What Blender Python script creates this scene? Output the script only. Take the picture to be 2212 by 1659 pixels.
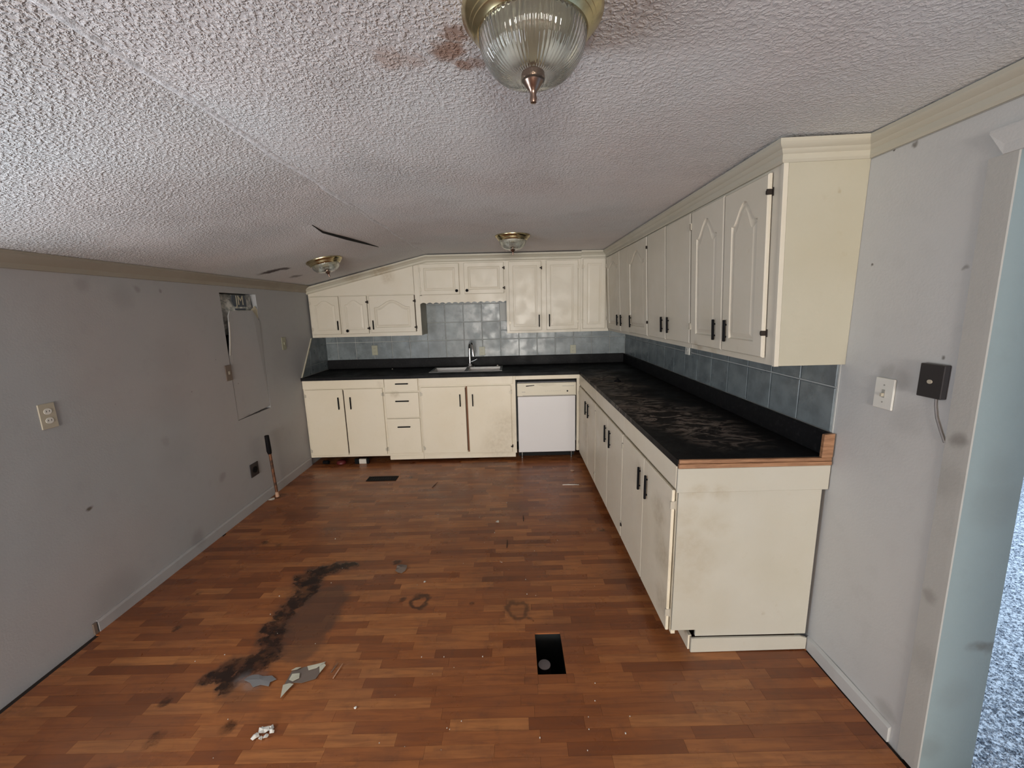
import bpy, bmesh, math, random
from mathutils import Vector, Matrix
random.seed(7)
for _o in list(bpy.data.objects): bpy.data.objects.remove(_o)
C = bpy.context.scene.collection
PI = math.pi

# ------------------------------------------------------------------ camera
cd = bpy.data.cameras.new('camera'); cam = bpy.data.objects.new('camera', cd); C.objects.link(cam)
cd.sensor_fit = 'HORIZONTAL'; cd.sensor_width = 36.0; cd.lens = 36.0 * 871.9 / 2212.0
cd.clip_start = 0.02; cd.clip_end = 60
_p, _yw, _rl = 0.183, 0.001, -0.0251
cam.matrix_world = (Matrix.Translation((0, 0, 1.5393)) @ Matrix.Rotation(_yw, 4, 'Z')
                    @ Matrix.Rotation(PI/2 - _p, 4, 'X') @ Matrix.Rotation(_rl, 4, 'Z'))
bpy.context.scene.camera = cam
# ------------------------------------------------------------------ world, light, exposure
w = bpy.data.worlds.new('world'); bpy.context.scene.world = w; w.use_nodes = True
w.node_tree.nodes['Background'].inputs[0].default_value = (0.62, 0.78, 1.0, 1)
w.node_tree.nodes['Background'].inputs[1].default_value = 0.6
vs = bpy.context.scene.view_settings
vs.view_transform = 'Standard'; vs.look = 'None'; vs.exposure = 0.0; vs.gamma = 1.0; vs.use_curve_mapping = False
def area(name, loc, direction, sx, sy, power, col, spread=180):
    l = bpy.data.lights.new(name, 'AREA'); l.shape = 'RECTANGLE'; l.size = sx; l.size_y = sy
    l.energy = power; l.color = col; l.spread = math.radians(spread)
    o = bpy.data.objects.new(name, l); C.objects.link(o); o.location = loc
    o.rotation_euler = Vector(direction).to_track_quat('-Z', 'Y').to_euler()
    return o
area('daylight_left_window', (-2.24, 0.60, 1.08), (1, 0.1, 0.45), 0.7, 1.0, 38, (0.86, 0.93, 1.0))
area('fill_rear_window', (0.05, -7.58, 1.1), (0, 1, 0.05), 2.4, 1.5, 560, (1.0, 0.95, 0.87))  # unseen fill from behind the camera, added to even out the light
area('daylight_next_room', (4.2, 1.5, 2.25), (-0.1, 0, -1), 3.0, 3.0, 150, (0.66, 0.82, 1.0))

# ------------------------------------------------------------------ mesh helpers
WO = {}
def worg(p):
    return WO.get(p.name, Vector((0, 0, 0))) if p else Vector((0, 0, 0))
def put(name, me, mat, parent=None):
    me.name = name
    o = bpy.data.objects.new(name, me); C.objects.link(o)
    if mat: me.materials.append(mat)
    if parent:
        o.parent = parent; WO[o.name] = worg(parent)
    return o
class MB:
    def __init__(s): s.v = []; s.f = []; s.m = None
    def add(s, vs_, fs_):
        b = len(s.v); s.v += [tuple(x) for x in vs_]; s.f += [tuple(i + b for i in f) for f in fs_]; return s
    def box(s, x0, x1, y0, y1, z0, z1):
        return s.add([(x, y, z) for z in (z0, z1) for x, y in ((x0, y0), (x1, y0), (x1, y1), (x0, y1))],
                     [(0, 3, 2, 1), (4, 5, 6, 7), (0, 1, 5, 4), (1, 2, 6, 5), (2, 3, 7, 6), (3, 0, 4, 7)])
    def loops(s, ls, cap0=True, cap1=True, closed=True):
        n = len(ls[0]); b = len(s.v)
        for l in ls: s.v += [tuple(p) for p in l]
        for k in range(len(ls) - 1):
            for i in range(n if closed else n - 1):
                j = (i + 1) % n
                s.f.append((b + k*n + i, b + k*n + j, b + (k+1)*n + j, b + (k+1)*n + i))
        if cap0: s.f.append(tuple(b + i for i in reversed(range(n))))
        if cap1: s.f.append(tuple(b + (len(ls)-1)*n + i for i in range(n)))
        return s
    def lathe(s, prof, c=(0, 0, 0), n=24, flute=0, fl=0.0, fr=None):
        ls = []
        for k, (r, z) in enumerate(prof):
            row = []
            for i in range(n):
                a = 2*PI*i/n
                rr = r * (1 + (fl if (fr is None or fr(k)) else 0) * (1 if i % 2 else -1)) if flute else r
                row.append((c[0] + rr*math.cos(a), c[1] + rr*math.sin(a), c[2] + z))
            ls.append(row)
        return s.loops(ls)
    def tube(s, pts, r, n=8):
        pts = [Vector(p) for p in pts]; rs = r if isinstance(r, (list, tuple)) else [r]*len(pts)
        ls = []; up = Vector((0.013, 0.021, 1)).normalized()
        d0 = (pts[1]-pts[0]).normalized()
        if abs(d0.dot(up)) > .95: up = Vector((1, .02, 0)).normalized()
        for i, p in enumerate(pts):
            d = (pts[min(i+1, len(pts)-1)] - pts[max(i-1, 0)]).normalized()
            a = d.cross(up).normalized(); b_ = d.cross(a).normalized(); up = -b_ if False else up
            ls.append([tuple(p + rs[i]*(math.cos(2*PI*k/n)*a + math.sin(2*PI*k/n)*b_)) for k in range(n)])
        return s.loops(ls)
    def map(s, fn): s.v = [tuple(fn(*p)) for p in s.v]; return s
    def build(s, name, mat, parent=None, bev=0, seg=1, smooth=0):
        off = worg(parent)
        me = bpy.data.meshes.new(name)
        bm = bmesh.new()
        vv = [bm.verts.new((p[0]-off.x, p[1]-off.y, p[2]-off.z)) for p in s.v]
        for f in s.f:
            try: bm.faces.new([vv[i] for i in f])
            except ValueError: pass
        bmesh.ops.recalc_face_normals(bm, faces=bm.faces)
        if bev:
            es = [e for e in bm.edges if len(e.link_faces) == 2 and e.calc_face_angle(0) > 0.5]
            bmesh.ops.bevel(bm, geom=es, offset=bev, segments=seg, affect='EDGES', clamp_overlap=True)
        bm.to_mesh(me); bm.free()
        if smooth:
            for p in me.polygons: p.use_smooth = True
            me.set_sharp_from_angle(angle=math.radians(smooth))
        return put(name, me, mat, parent)
def box(name, mat, parent, x0, x1, y0, y1, z0, z1, bev=0.0015):
    return MB().box(x0, x1, y0, y1, z0, z1).build(name, mat, parent, bev)
def empty(name, loc):
    o = bpy.data.objects.new(name, None); C.objects.link(o); o.location = loc; o.empty_display_size = .05
    WO[o.name] = Vector(loc); return o
def tag(o, label, cat, group=None):
    o['label'] = label; o['category'] = cat
    if group: o['group'] = group
    return o
def struct(o): o['kind'] = 'structure'; return o
def thing(name, loc, label, cat, group=None): return tag(empty(name, loc), label, cat, group)

# ------------------------------------------------------------------ materials
def mat(name, col, rough=0.5, metal=0.0, **kw):
    m = bpy.data.materials.new(name); m.use_nodes = True
    b = m.node_tree.nodes['Principled BSDF']
    b.inputs['Base Color'].default_value = (*col, 1); b.inputs['Roughness'].default_value = rough
    b.inputs['Metallic'].default_value = metal
    for k, v in kw.items(): b.inputs[k.replace('_', ' ')].default_value = v
    return m
class N:
    """small node-graph helper on one material"""
    def __init__(s, m):
        s.m = m; s.t = m.node_tree; s.b = s.t.nodes['Principled BSDF']
        g = s.t.nodes.new('ShaderNodeNewGeometry'); s.P = g.outputs['Position']
    def link(s, a, b): s.t.links.new(a, b)
    def n(s, typ, **kw):
        x = s.t.nodes.new(typ)
        for k, v in kw.items(): setattr(x, k, v)
        return x
    def scale(s, vec, sc):
        x = s.n('ShaderNodeVectorMath', operation='MULTIPLY'); s.link(vec, x.inputs[0]); x.inputs[1].default_value = sc; return x.outputs[0]
    def noise(s, sc, detail=4, rough=.55, vec=None, dist=0, color=False):
        x = s.n('ShaderNodeTexNoise'); x.inputs['Scale'].default_value = sc; x.inputs['Detail'].default_value = detail
        x.inputs['Roughness'].default_value = rough; x.inputs['Distortion'].default_value = dist
        s.link(vec or s.P, x.inputs['Vector']); return x.outputs['Color' if color else 'Fac']
    def ramp(s, v, a, b, lo=0, hi=1, smooth=True):
        x = s.n('ShaderNodeMapRange'); x.clamp = True
        if smooth: x.interpolation_type = 'SMOOTHSTEP'
        s.link(v, x.inputs['Value'])
        x.inputs['From Min'].default_value = a; x.inputs['From Max'].default_value = b
        x.inputs['To Min'].default_value = lo; x.inputs['To Max'].default_value = hi
        return x.outputs['Result']
    def math(s, op, a, b=None):
        x = s.n('ShaderNodeMath', operation=op)
        for i, q in enumerate((a, b)):
            if q is None: continue
            if isinstance(q, (int, float)): x.inputs[i].default_value = q
            else: s.link(q, x.inputs[i])
        return x.outputs[0]
    def mix(s, fac, a, b, blend='MIX'):
        x = s.n('ShaderNodeMix', data_type='RGBA', blend_type=blend)
        for sock, q in ((x.inputs[0], fac), (x.inputs[6], a), (x.inputs[7], b)):
            if isinstance(q, (int, float)): sock.default_value = q
            elif isinstance(q, tuple): sock.default_value = (*q, 1)
            else: s.link(q, sock)
        return x.outputs[2]
    def warp(s, sc, amp, vec=None):
        c = s.noise(sc, 3, .6, vec=vec, color=True)
        a = s.n('ShaderNodeVectorMath', operation='SUBTRACT'); s.link(c, a.inputs[0]); a.inputs[1].default_value = (.5, .5, .5)
        b = s.scale(a.outputs[0], (amp, amp, amp))
        d = s.n('ShaderNodeVectorMath', operation='ADD'); s.link(vec or s.P, d.inputs[0]); s.link(b, d.inputs[1]); return d.outputs[0]
    def disc(s, vec, c, r, k=1.0, soft=.35, flat=None):
        if flat: vec = s.scale(vec, flat); c = tuple(a*b for a, b in zip(c, flat))
        x = s.n('ShaderNodeVectorMath', operation='DISTANCE'); s.link(vec, x.inputs[0]); x.inputs[1].default_value = c
        return s.ramp(x.outputs['Value'], r*(1-soft), r*(1+soft), k, 0)
    def maxof(s, l):
        a = l[0]
        for b in l[1:]: a = s.math('MAXIMUM', a, b)
        return a
    def bump(s, h, strength, dist=0.01, prev=None):
        x = s.n('ShaderNodeBump'); x.inputs['Strength'].default_value = strength; x.inputs['Distance'].default_value = dist
        s.link(h, x.inputs['Height'])
        if prev: s.link(prev, x.inputs['Normal'])
        s.link(x.outputs[0], s.b.inputs['Normal']); return x.outputs[0]
    def color(s, c): s.link(c, s.b.inputs['Base Color'])
    def rough(s, c): s.link(c, s.b.inputs['Roughness'])

def paint_cabinet(name, base, dirt=(0.30, 0.22, 0.12), rough=.42, spots=(), k=.35):
    m = mat(name, base, rough); g = N(m)
    big = g.ramp(g.noise(2.2, 4), .35, .75)
    c = g.mix(g.math('MULTIPLY', big, .30), base, (base[0]*.86, base[1]*.80, base[2]*.66))
    fine = g.ramp(g.noise(22, 5, .65), .60, .80)
    c = g.mix(g.math('MULTIPLY', fine, .16), c, dirt)
    if spots:
        wv = g.warp(9, .11)
        msk = g.maxof([g.disc(wv, p, r, kk, .7) for p, r, kk in spots])
        msk = g.math('MULTIPLY', msk, g.ramp(g.noise(30, 5, .7), .3, .7, .35, 1))
        c = g.mix(msk, c, dirt)
    g.color(c)
    g.bump(g.noise(60, 4, .6), .12, .003)
    g.rough(g.ramp(g.noise(8, 3), .3, .7, rough-.06, rough+.12))
    return m
M = {}
M['base'] = paint_cabinet('cream_paint_base', (0.72, 0.655, 0.53), spots=[
    ((-.05, 3.97, .35), .16, .30), ((-.15, 3.97, .16), .16, .30), ((.67, 1.74, .60), .07, .45), ((.67, 1.68, .42), .08, .45), ((.67, 1.66, .2), .06, .4),
    ((-1.18, 3.97, .72), .035, .5), ((-1.33, 3.97, .83), .03, .25), ((.67, 2.05, .67), .05, .3), ((.67, 3.6, .4), .12, .45)])
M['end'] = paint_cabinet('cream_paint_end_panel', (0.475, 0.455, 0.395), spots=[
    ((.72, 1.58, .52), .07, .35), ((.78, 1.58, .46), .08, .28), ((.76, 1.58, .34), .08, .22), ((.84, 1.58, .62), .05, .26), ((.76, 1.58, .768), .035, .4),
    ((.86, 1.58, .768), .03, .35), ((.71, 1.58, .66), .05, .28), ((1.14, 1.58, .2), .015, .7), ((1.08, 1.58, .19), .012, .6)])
M['upper'] = paint_cabinet('cream_paint_upper', (0.60, 0.56, 0.475), spots=[
    ((1.03, 2.2, 1.31), .04, .6), ((1.03, 2.05, 1.31), .03, .5), ((-1.25, 4.28, 1.90), .06, .5)])
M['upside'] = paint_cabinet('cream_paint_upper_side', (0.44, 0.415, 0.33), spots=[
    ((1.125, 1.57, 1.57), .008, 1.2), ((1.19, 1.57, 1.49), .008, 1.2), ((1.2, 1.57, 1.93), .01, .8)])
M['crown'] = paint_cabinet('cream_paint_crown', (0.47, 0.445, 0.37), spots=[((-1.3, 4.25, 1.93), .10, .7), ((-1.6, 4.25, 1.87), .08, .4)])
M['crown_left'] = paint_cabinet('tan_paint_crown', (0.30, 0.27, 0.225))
M['rawwood'] = mat('dark_raw_wood', (0.045, 0.022, 0.012), .8)
M['black'] = mat('black_metal', (0.004, 0.004, 0.005), .7, .0, Specular_IOR_Level=.15)
M['hinge'] = mat('painted_hinge', (0.50, 0.46, 0.38), .45, .2)
M['hingedark'] = mat('rusted_hinge', (0.03, 0.022, 0.018), .55, .6)
M['void'] = mat('dark_cavity', (0.006, 0.006, 0.006), .9)
M['steel'] = mat('sink_steel', (0.36, 0.36, 0.35), .34, 1.0)
M['chrome'] = mat('chrome', (0.75, 0.75, 0.76), .10, 1.0)
M['brass'] = mat('brass', (0.62, 0.46, 0.22), .22, 1.0)
g = N(M['brass']); g.color(g.mix(g.ramp(g.noise(14, 4), .4, .7), (0.62, 0.54, 0.32), (0.34, 0.27, 0.15))); g.rough(g.ramp(g.noise(9, 3), .3, .7, .14, .34))
M['bronze'] = mat('tarnished_finial', (0.26, 0.18, 0.145), .3, 1.0)
M['glass'] = mat('ribbed_glass', (0.90, 0.92, 0.88), .03, 0, Transmission_Weight=.97, IOR=1.45)
M['bulb'] = mat('bulb_glass', (0.55, 0.56, 0.56), .25)
M['white_app'] = mat('appliance_white', (0.66, 0.645, 0.645), .35)
M['app_cream'] = mat('appliance_yellowed', (0.63, 0.58, 0.46), .4)
M['app_line'] = mat('appliance_print', (0.32, 0.31, 0.28), .5)
M['almond'] = mat('almond_plastic', (0.42, 0.38, 0.30), .4)
M['brownplate'] = mat('brown_plate', (0.16, 0.12, 0.095), .4)
M['plate_white'] = mat('white_plate', (0.66, 0.65, 0.60), .4)
M['beigeplate'] = mat('beige_plate', (0.33, 0.325, 0.24), .4)
M['darkplate'] = mat('dark_brown_plate', (0.022, 0.020, 0.022), .35)
M['tape'] = mat('drywall_tape', (0.70, 0.70, 0.71), .8)

def grimy(name, base, rough=.6, spots=(), dirt=(0.10, 0.085, 0.07), tint=((1, 1, 1), (1, 1, 1)), bump=.15, streak=False):
    m = mat(name, base, rough); g = N(m)
    t = g.ramp(g.noise(.9, 2), .35, .65)
    c = g.mix(t, tuple(a*b for a, b in zip(base, tint[0])), tuple(a*b for a, b in zip(base, tint[1])))
    c = g.mix(g.ramp(g.noise(14, 5, .6), .5, .8, 0, .07), c, dirt)
    # isolated pin marks
    v = g.n('ShaderNodeTexVoronoi'); v.inputs['Scale'].default_value = 4.0; g.link(g.P, v.inputs['Vector'])
    c = g.mix(g.ramp(v.outputs['Distance'], .014, .026, .5, 0), c, dirt)
    if spots:
        wv = g.warp(12, .05)
        msk = g.maxof([g.disc(wv, p[0], p[1], p[2], .6, p[3] if len(p) > 3 else None) for p in spots])
        c = g.mix(msk, c, dirt)
    g.color(c)
    b1 = g.bump(g.noise(2.0, 2), .25, .03)
    g.bump(g.noise(120, 3, .6), bump, .003, b1)
    return m
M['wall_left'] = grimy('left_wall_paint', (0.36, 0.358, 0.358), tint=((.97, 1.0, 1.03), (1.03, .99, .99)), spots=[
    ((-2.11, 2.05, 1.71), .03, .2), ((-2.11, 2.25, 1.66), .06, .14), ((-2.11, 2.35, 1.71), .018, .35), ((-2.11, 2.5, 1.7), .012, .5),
    ((-2.11, 1.86, .62), .009, 1.1, (1, .5, 1)), ((-2.11, 2.75, .40), .03, .3), ((-2.11, 2.45, .10), .05, .3), ((-2.11, 2.35, .8), .03, .2),
    ((-2.11, 2.5, 1.3), .13, .06), ((-2.11, 2.45, 1.0), .13, .07), ((-2.11, 2.4, .7), .13, .06), ((-2.11, 3.25, .757), .006, .7, (1, .04, 1)),
    ((-2.11, 4.0, .3), .1, .15), ((-2.11, 1.9, .1), .12, .18)])
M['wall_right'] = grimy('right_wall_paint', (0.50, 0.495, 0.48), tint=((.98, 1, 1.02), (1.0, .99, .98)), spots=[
    ((1.3, 1.33, 1.28), .035, .25), ((1.3, 1.38, 1.285), .03, .3), ((1.3, 1.40, 2.025), .009, .8), ((1.3, 1.47, 2.035), .006, 1.1),
    ((1.3, 1.30, 1.15), .05, .12), ((1.3, 1.2, .1), .03, .25), ((1.3, 1.5, 1.66), .005, .9), ((1.3, 1.19, 1.62), .007, .5), ((1.3, 1.213, 1.36), .006, 1)])
M['casing'] = grimy('casing_paint', (0.40, 0.39, 0.365), spots=[
    ((1.29, 1.12, 1.13), .02, .5), ((1.29, 1.14, 1.0), .05, .15), ((1.29, 1.12, .62), .02, .35), ((1.3, 1.1, .4), .05, .12)])
M['jamb'] = grimy('jamb_paint_blue_lit', (0.23, 0.285, 0.295), spots=[  # blue daylight of the next room is put into the base colour
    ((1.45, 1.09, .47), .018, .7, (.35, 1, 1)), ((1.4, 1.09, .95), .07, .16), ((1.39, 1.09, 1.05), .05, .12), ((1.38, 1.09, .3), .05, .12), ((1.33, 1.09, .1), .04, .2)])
M['plain'] = mat('plain_wall', (0.5, 0.5, 0.49), .7)

_g = N(M['tape']); _n = _g.noise(70, 4, .7)
_g.color(_g.mix(_g.ramp(_n, .38, .62), (0.52, 0.52, 0.53), (0.78, 0.78, 0.80))); _g.bump(_n, .8, .006)
# ceiling: stomped texture
def ceil_mat():
    m = mat('textured_ceiling', (0.64, 0.63, 0.63), .75); g = N(m)
    wv = g.warp(40, .012)
    a = g.noise(105, 2.5, .5, vec=wv, dist=.15)
    pat = g.ramp(a, .40, .66)
    fade = g.ramp(g.noise(1.6, 2), .30, .62, .45, 1.0)
    sx = g.n('ShaderNodeSeparateXYZ'); g.link(g.P, sx.inputs[0])
    left = g.ramp(sx.outputs['X'], -.9, .3, 1.0, .40)
    back = g.ramp(sx.outputs['Y'], 2.2, 4.2, 1.0, .5)
    k = g.math('MULTIPLY', g.math('MULTIPLY', fade, left), back)
    h = g.math('MULTIPLY', pat, k)
    base = g.mix(g.ramp(g.noise(1.1, 2), .35, .65), (0.68, 0.69, 0.70), (0.70, 0.665, 0.66))
    base = g.mix(g.ramp(g.noise(3.3, 3), .5, .8, 0, .22), base, (0.44, 0.40, 0.38))
    # the pits of the texture are coloured darker, most at the left and front
    base = g.mix(g.math('MULTIPLY', g.math('SUBTRACT', 1.0, pat), g.math('MULTIPLY', k, .30)), base, (0.28, 0.28, 0.29))
    w2 = g.warp(45, .035, vec=g.warp(14, .05))
    brown = g.maxof([g.disc(w2, (-.125, 1.02, 2.11), .035, .85, .4), g.disc(w2, (-.105, .965, 2.11), .028, .75, .4), g.disc(w2, (-.10, 1.075, 2.11), .022, .8, .4), g.disc(w2, (-.07, 1.07, 2.11), .022, .6, .4)])
    base = g.mix(brown, base, (0.27, 0.145, 0.09))
    pale = g.maxof([g.disc(w2, (-.26, 1.045, 2.11), .035, .55, .5), g.disc(w2, (-.21, 1.055, 2.11), .028, .45, .5)])
    base = g.mix(pale, base, (0.42, 0.29, 0.23))
    w3 = g.warp(20, .09)
    mold = g.maxof([g.disc(w3, (-1.86, 3.27, 1.878), .055, .95, .5, (.55, 1.3, 1)), g.disc(w3, (-1.78, 3.30, 1.896), .04, .9, .5),
                    g.disc(w3, (-1.89, 3.68, 1.873), .045, .6, .5), g.disc(w3, (-.80, 3.6, 2.11), .05, .12, .6)])
    base = g.mix(mold, base, (0.05, 0.03, 0.03))
    g.color(base)
    b1 = g.bump(g.noise(2.4, 2), .35, .03)
    g.bump(h, .75, .010, b1)
    return m
M['ceiling'] = ceil_mat()

def floor_mat():
    m = mat('cherry_laminate', (0.3, 0.1, 0.04), .35); g = N(m)
    at = g.n('ShaderNodeAttribute'); at.attribute_name = 'rnd'; r = at.outputs['Fac']
    off = g.n('ShaderNodeCombineXYZ'); g.link(g.math('MULTIPLY', r, 37.0), off.inputs[0]); g.link(g.math('MULTIPLY', r, 11.0), off.inputs[1])
    ad = g.n('ShaderNodeVectorMath', operation='ADD'); g.link(g.P, ad.inputs[0]); g.link(off.outputs[0], ad.inputs[1])
    grain = g.noise(9, 5, .6, vec=g.scale(ad.outputs[0], (.55, 6, 1)), dist=.4)
    cr = g.n('ShaderNodeValToRGB'); e = cr.color_ramp.elements
    e[0].position = 0; e[0].color = (0.185, 0.055, 0.017, 1); e[1].position = 1; e[1].color = (0.44, 0.170, 0.054, 1)
    for p, c in ((.18, (0.25, 0.078, 0.024)), (.5, (0.33, 0.110, 0.034)), (.8, (0.38, 0.137, 0.043))):
        q = e.new(p); q.color = (*c, 1)
    g.link(r, cr.inputs[0])
    c = g.mix(g.ramp(grain, .35, .7, 0, .55), cr.outputs[0], (0.15, 0.05, 0.022))
    c = g.mix(g.ramp(g.noise(1.7, 4), .45, .75, 0, .25), c, (0.15, 0.09, 0.065))
    wv = g.warp(11, .10)
    F = lambda x, y, rr, k=1.0, s=.3, fl=None: g.disc(wv, (x, y, 0), rr, k, s, fl)
    wf_ = g.warp(30, .03, vec=g.warp(7, .07))
    def field(pts):
        a = None
        for x, y, rr in pts:
            d_ = g.n('ShaderNodeVectorMath', operation='DISTANCE'); g.link(wf_, d_.inputs[0]); d_.inputs[1].default_value = (x, y, 0)
            q = g.ramp(d_.outputs['Value'], 0, rr*2.3, 1, 0)
            a = q if a is None else g.math('MAXIMUM', a, q)
        return a
    fn = g.math('MULTIPLY', g.math('SUBTRACT', g.noise(15, 5, .65), .5), 1.3)
    trail = [(-1.02, 2.275, .022), (-1.07, 2.26, .03), (-1.12, 2.24, .042), (-1.18, 2.21, .05), (-1.24, 2.19, .045), (-1.31, 2.16, .03), (-1.22, 2.12, .055),
             (-1.19, 2.03, .055), (-1.21, 1.95, .05), (-1.22, 1.86, .045), (-1.23, 1.77, .045), (-1.19, 1.70, .05), (-1.17, 1.62, .055), (-1.20, 1.555, .06), (-1.29, 1.53, .045), (-1.345, 1.49, .03), (-1.24, 1.46, .035)]
    others = [(-.75, 2.28, .03), (-.70, 2.20, .022), (-.975, 3.60, .03), (-1.72, 1.79, .026), (-1.80, 2.04, .024), (-1.36, 1.24, .035), (-1.12, 1.27, .028),
              (-1.45, 1.38, .028), (.06, 1.79, .018), (-.63, 1.93, .024), (-.24, 1.91, .02), (-2.02, 3.28, .04), (.60, 2.60, .035), (-1.62, 2.5, .028), (-1.74, 2.54, .028)]
    t1 = g.math('ADD', field(trail), fn); t2 = g.math('ADD', field(others), fn)
    dark = g.maxof([g.ramp(t1, .34, .62, 0, .93), g.ramp(t2, .46, .95, 0, .72)])
    dark = g.math('MULTIPLY', dark, g.ramp(g.noise(13, 4, .6), .35, .58, .45, 1))
    halo = g.ramp(t1, .02, .45, 0, .45)
    ring = g.n('ShaderNodeVectorMath', operation='DISTANCE'); g.link(wv, ring.inputs[0]); ring.inputs[1].default_value = (-.53, 1.935, 0)
    rg = g.math('MULTIPLY', g.ramp(ring.outputs['Value'], .03, .045, 0, .75), g.ramp(ring.outputs['Value'], .05, .07, 1, 0))
    ring2 = g.n('ShaderNodeVectorMath', operation='DISTANCE'); g.link(wv, ring2.inputs[0]); ring2.inputs[1].default_value = (0.0, 1.86, 0)
    rg2 = g.math('MULTIPLY', g.ramp(ring2.outputs['Value'], .03, .05, .15, .6), g.ramp(ring2.outputs['Value'], .055, .08, 1, 0))
    dull = g.maxof([F(-1.05, 1.95, .13, .72, .2), F(-1.05, 1.82, .14, .75, .15), F(-1.04, 1.66, .11, .6, .25), F(-1.15, 1.42, .09, .4, .4), F(-1.5, 1.3, .2, .2, .6), F(.65, 2.1, .15, .25, .6)])
    c = g.mix(halo, g.mix(dull, c, (0.085, 0.045, 0.03)), (0.06, 0.035, 0.025))
    c = g.mix(g.maxof([dark, rg, rg2]), c, (0.014, 0.008, 0.007))
    haze = g.maxof([F(-1.13, 1.475, .04, .3, .7), F(-1.19, 1.49, .03, .25, .7)])
    c = g.mix(haze, c, (0.30, 0.28, 0.27))
    grease = g.ramp(g.noise(3.2, 5, .6), .52, .72, 0, .3)
    c = g.mix(grease, c, (0.10, 0.042, 0.022))
    g.color(c)
    rr = g.ramp(g.noise(5, 4), .3, .7, .24, .42)
    g.rough(g.mix(dark, rr, (.2, .2, .2)))
    b1 = g.bump(grain, .06, .002)
    g.bump(dark, .3, .004, b1)
    return m
M['floor'] = floor_mat()
M['subfloor'] = mat('dark_subfloor', (0.02, 0.013, 0.01), .9)

def counter_mat():
    m = mat('black_laminate', (0.012, 0.012, 0.013), .36); g = N(m)
    wv = g.warp(6, .16)
    D = lambda x, y, r, k, fl=None: g.disc(wv, (x, y, .915), r, k, .6, fl)
    reg = g.maxof([D(.90, 2.25, .22, .8), D(.98, 2.05, .18, .8), D(.82, 2.55, .18, .7), D(.80, 2.9, .14, .5), D(.82, 3.55, .16, .8), D(.80, 3.2, .2, .6), D(1.0, 1.85, .15, .6), D(.87, 3.9, .12, .4)])
    st = g.noise(4.2, 6, .68, vec=g.scale(g.P, (1.3, 2.6, 1)), dist=2.2)
    k = g.math('MULTIPLY', reg, g.ramp(st, .46, .60))
    c = g.mix(k, (0.010, 0.010, 0.011), (0.36, 0.30, 0.255))
    c = g.mix(g.math('MULTIPLY', reg, .28), c, (0.06, 0.045, 0.035))
    c = g.mix(g.ramp(g.noise(60, 4, .7), .5, .75, 0, .18), c, (0.08, 0.08, 0.08))
    g.color(c); g.rough(g.ramp(g.noise(6, 4), .3, .7, .42, .62))
    g.bump(g.noise(150, 3), .1, .002)
    m.node_tree.nodes['Principled BSDF'].inputs['Specular IOR Level'].default_value = .10
    return m
M['counter'] = counter_mat()
def oak_mat():
    m = mat('oak_trim', (0.33, 0.17, 0.08), .5); g = N(m)
    gr = g.noise(30, 5, .6, vec=g.scale(g.P, (.4, 2, 4)), dist=.5)
    g.color(g.mix(g.ramp(gr, .3, .7), (0.36, 0.19, 0.10), (0.20, 0.095, 0.045))); return m
M['oak'] = oak_mat()
def tile_mat():
    m = mat('blue_grey_tile', (0.2, 0.24, 0.26), .28); g = N(m)
    oi = g.n('ShaderNodeObjectInfo')
    a = g.ramp(g.noise(11, 4, .6), .3, .72)
    c = g.mix(a, (0.115, 0.135, 0.145), (0.205, 0.24, 0.25))
    c = g.mix(g.ramp(oi.outputs['Random'], 0, 1, 0, .35, False), c, (0.13, 0.155, 0.17))
    g.color(c); g.rough(g.ramp(g.noise(9, 3), .3, .7, .26, .44)); g.bump(g.noise(14, 3), .12, .004); return m
M['tile'] = tile_mat()
M['grout'] = mat('grout', (0.44, 0.45, 0.44), .85)
def carpet_mat():
    m = mat('grey_carpet', (0.3, 0.33, 0.38), .95); g = N(m)
    g.color(g.mix(g.ramp(g.noise(75, 3, .8), .40, .60), (0.20, 0.23, 0.28), (0.85, 0.89, 0.95)))
    g.bump(g.noise(120, 3, .7), .8, .01); return m
M['carpet'] = carpet_mat()
def copper():
    m = mat('copper_pipe', (0.20, 0.09, 0.05), .5, .6); g = N(m)
    g.color(g.mix(g.ramp(g.noise(25, 4), .4, .65), (0.22, 0.10, 0.055), (0.09, 0.05, 0.035))); return m
M['copper'] = copper()
def insul():
    m = mat('insulation_bag', (0.45, 0.46, 0.44), .3); g = N(m)
    g.color(g.mix(g.ramp(g.noise(22, 4, .6, dist=1), .38, .66), (0.25, 0.27, 0.26), (0.62, 0.62, 0.58)))
    g.bump(g.noise(22, 4, .6, dist=1), .6, .012); return m
M['insul'] = insul()
M['navy'] = mat('navy_print', (0.035, 0.05, 0.075), .5)
M['patch'] = M['wall_left']
M['paper'] = mat('torn_paper_pale', (0.50, 0.47, 0.36), .8)
M['paper_dark'] = mat('torn_paper_dirty', (0.16, 0.12, 0.095), .8)
M['white'] = mat('white_chip', (0.60, 0.57, 0.51), .7)
M['splinter'] = mat('pale_splinter', (0.45, 0.27, 0.18), .7)
M['red'] = mat('dark_red_plastic', (0.10, 0.008, 0.010), .5)
M['lidgrey'] = mat('grey_lid', (0.55, 0.50, 0.50), .55)
M['cord'] = mat('grey_cord', (0.16, 0.15, 0.15), .5)
M['duct'] = mat('duct_metal', (0.03, 0.033, 0.033), .45, .5)
M['greypale'] = mat('grey_film', (0.17, 0.16, 0.155), .9)

# ------------------------------------------------------------------ the room shell
XL, XR, YB, ZC = -2.11, 1.3025, 4.60, 2.11
YF = -7.5                                   # wall behind the camera
SL = .228
def zc(x): return ZC if x > -.84 else ZC + SL*(x + .84)
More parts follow.
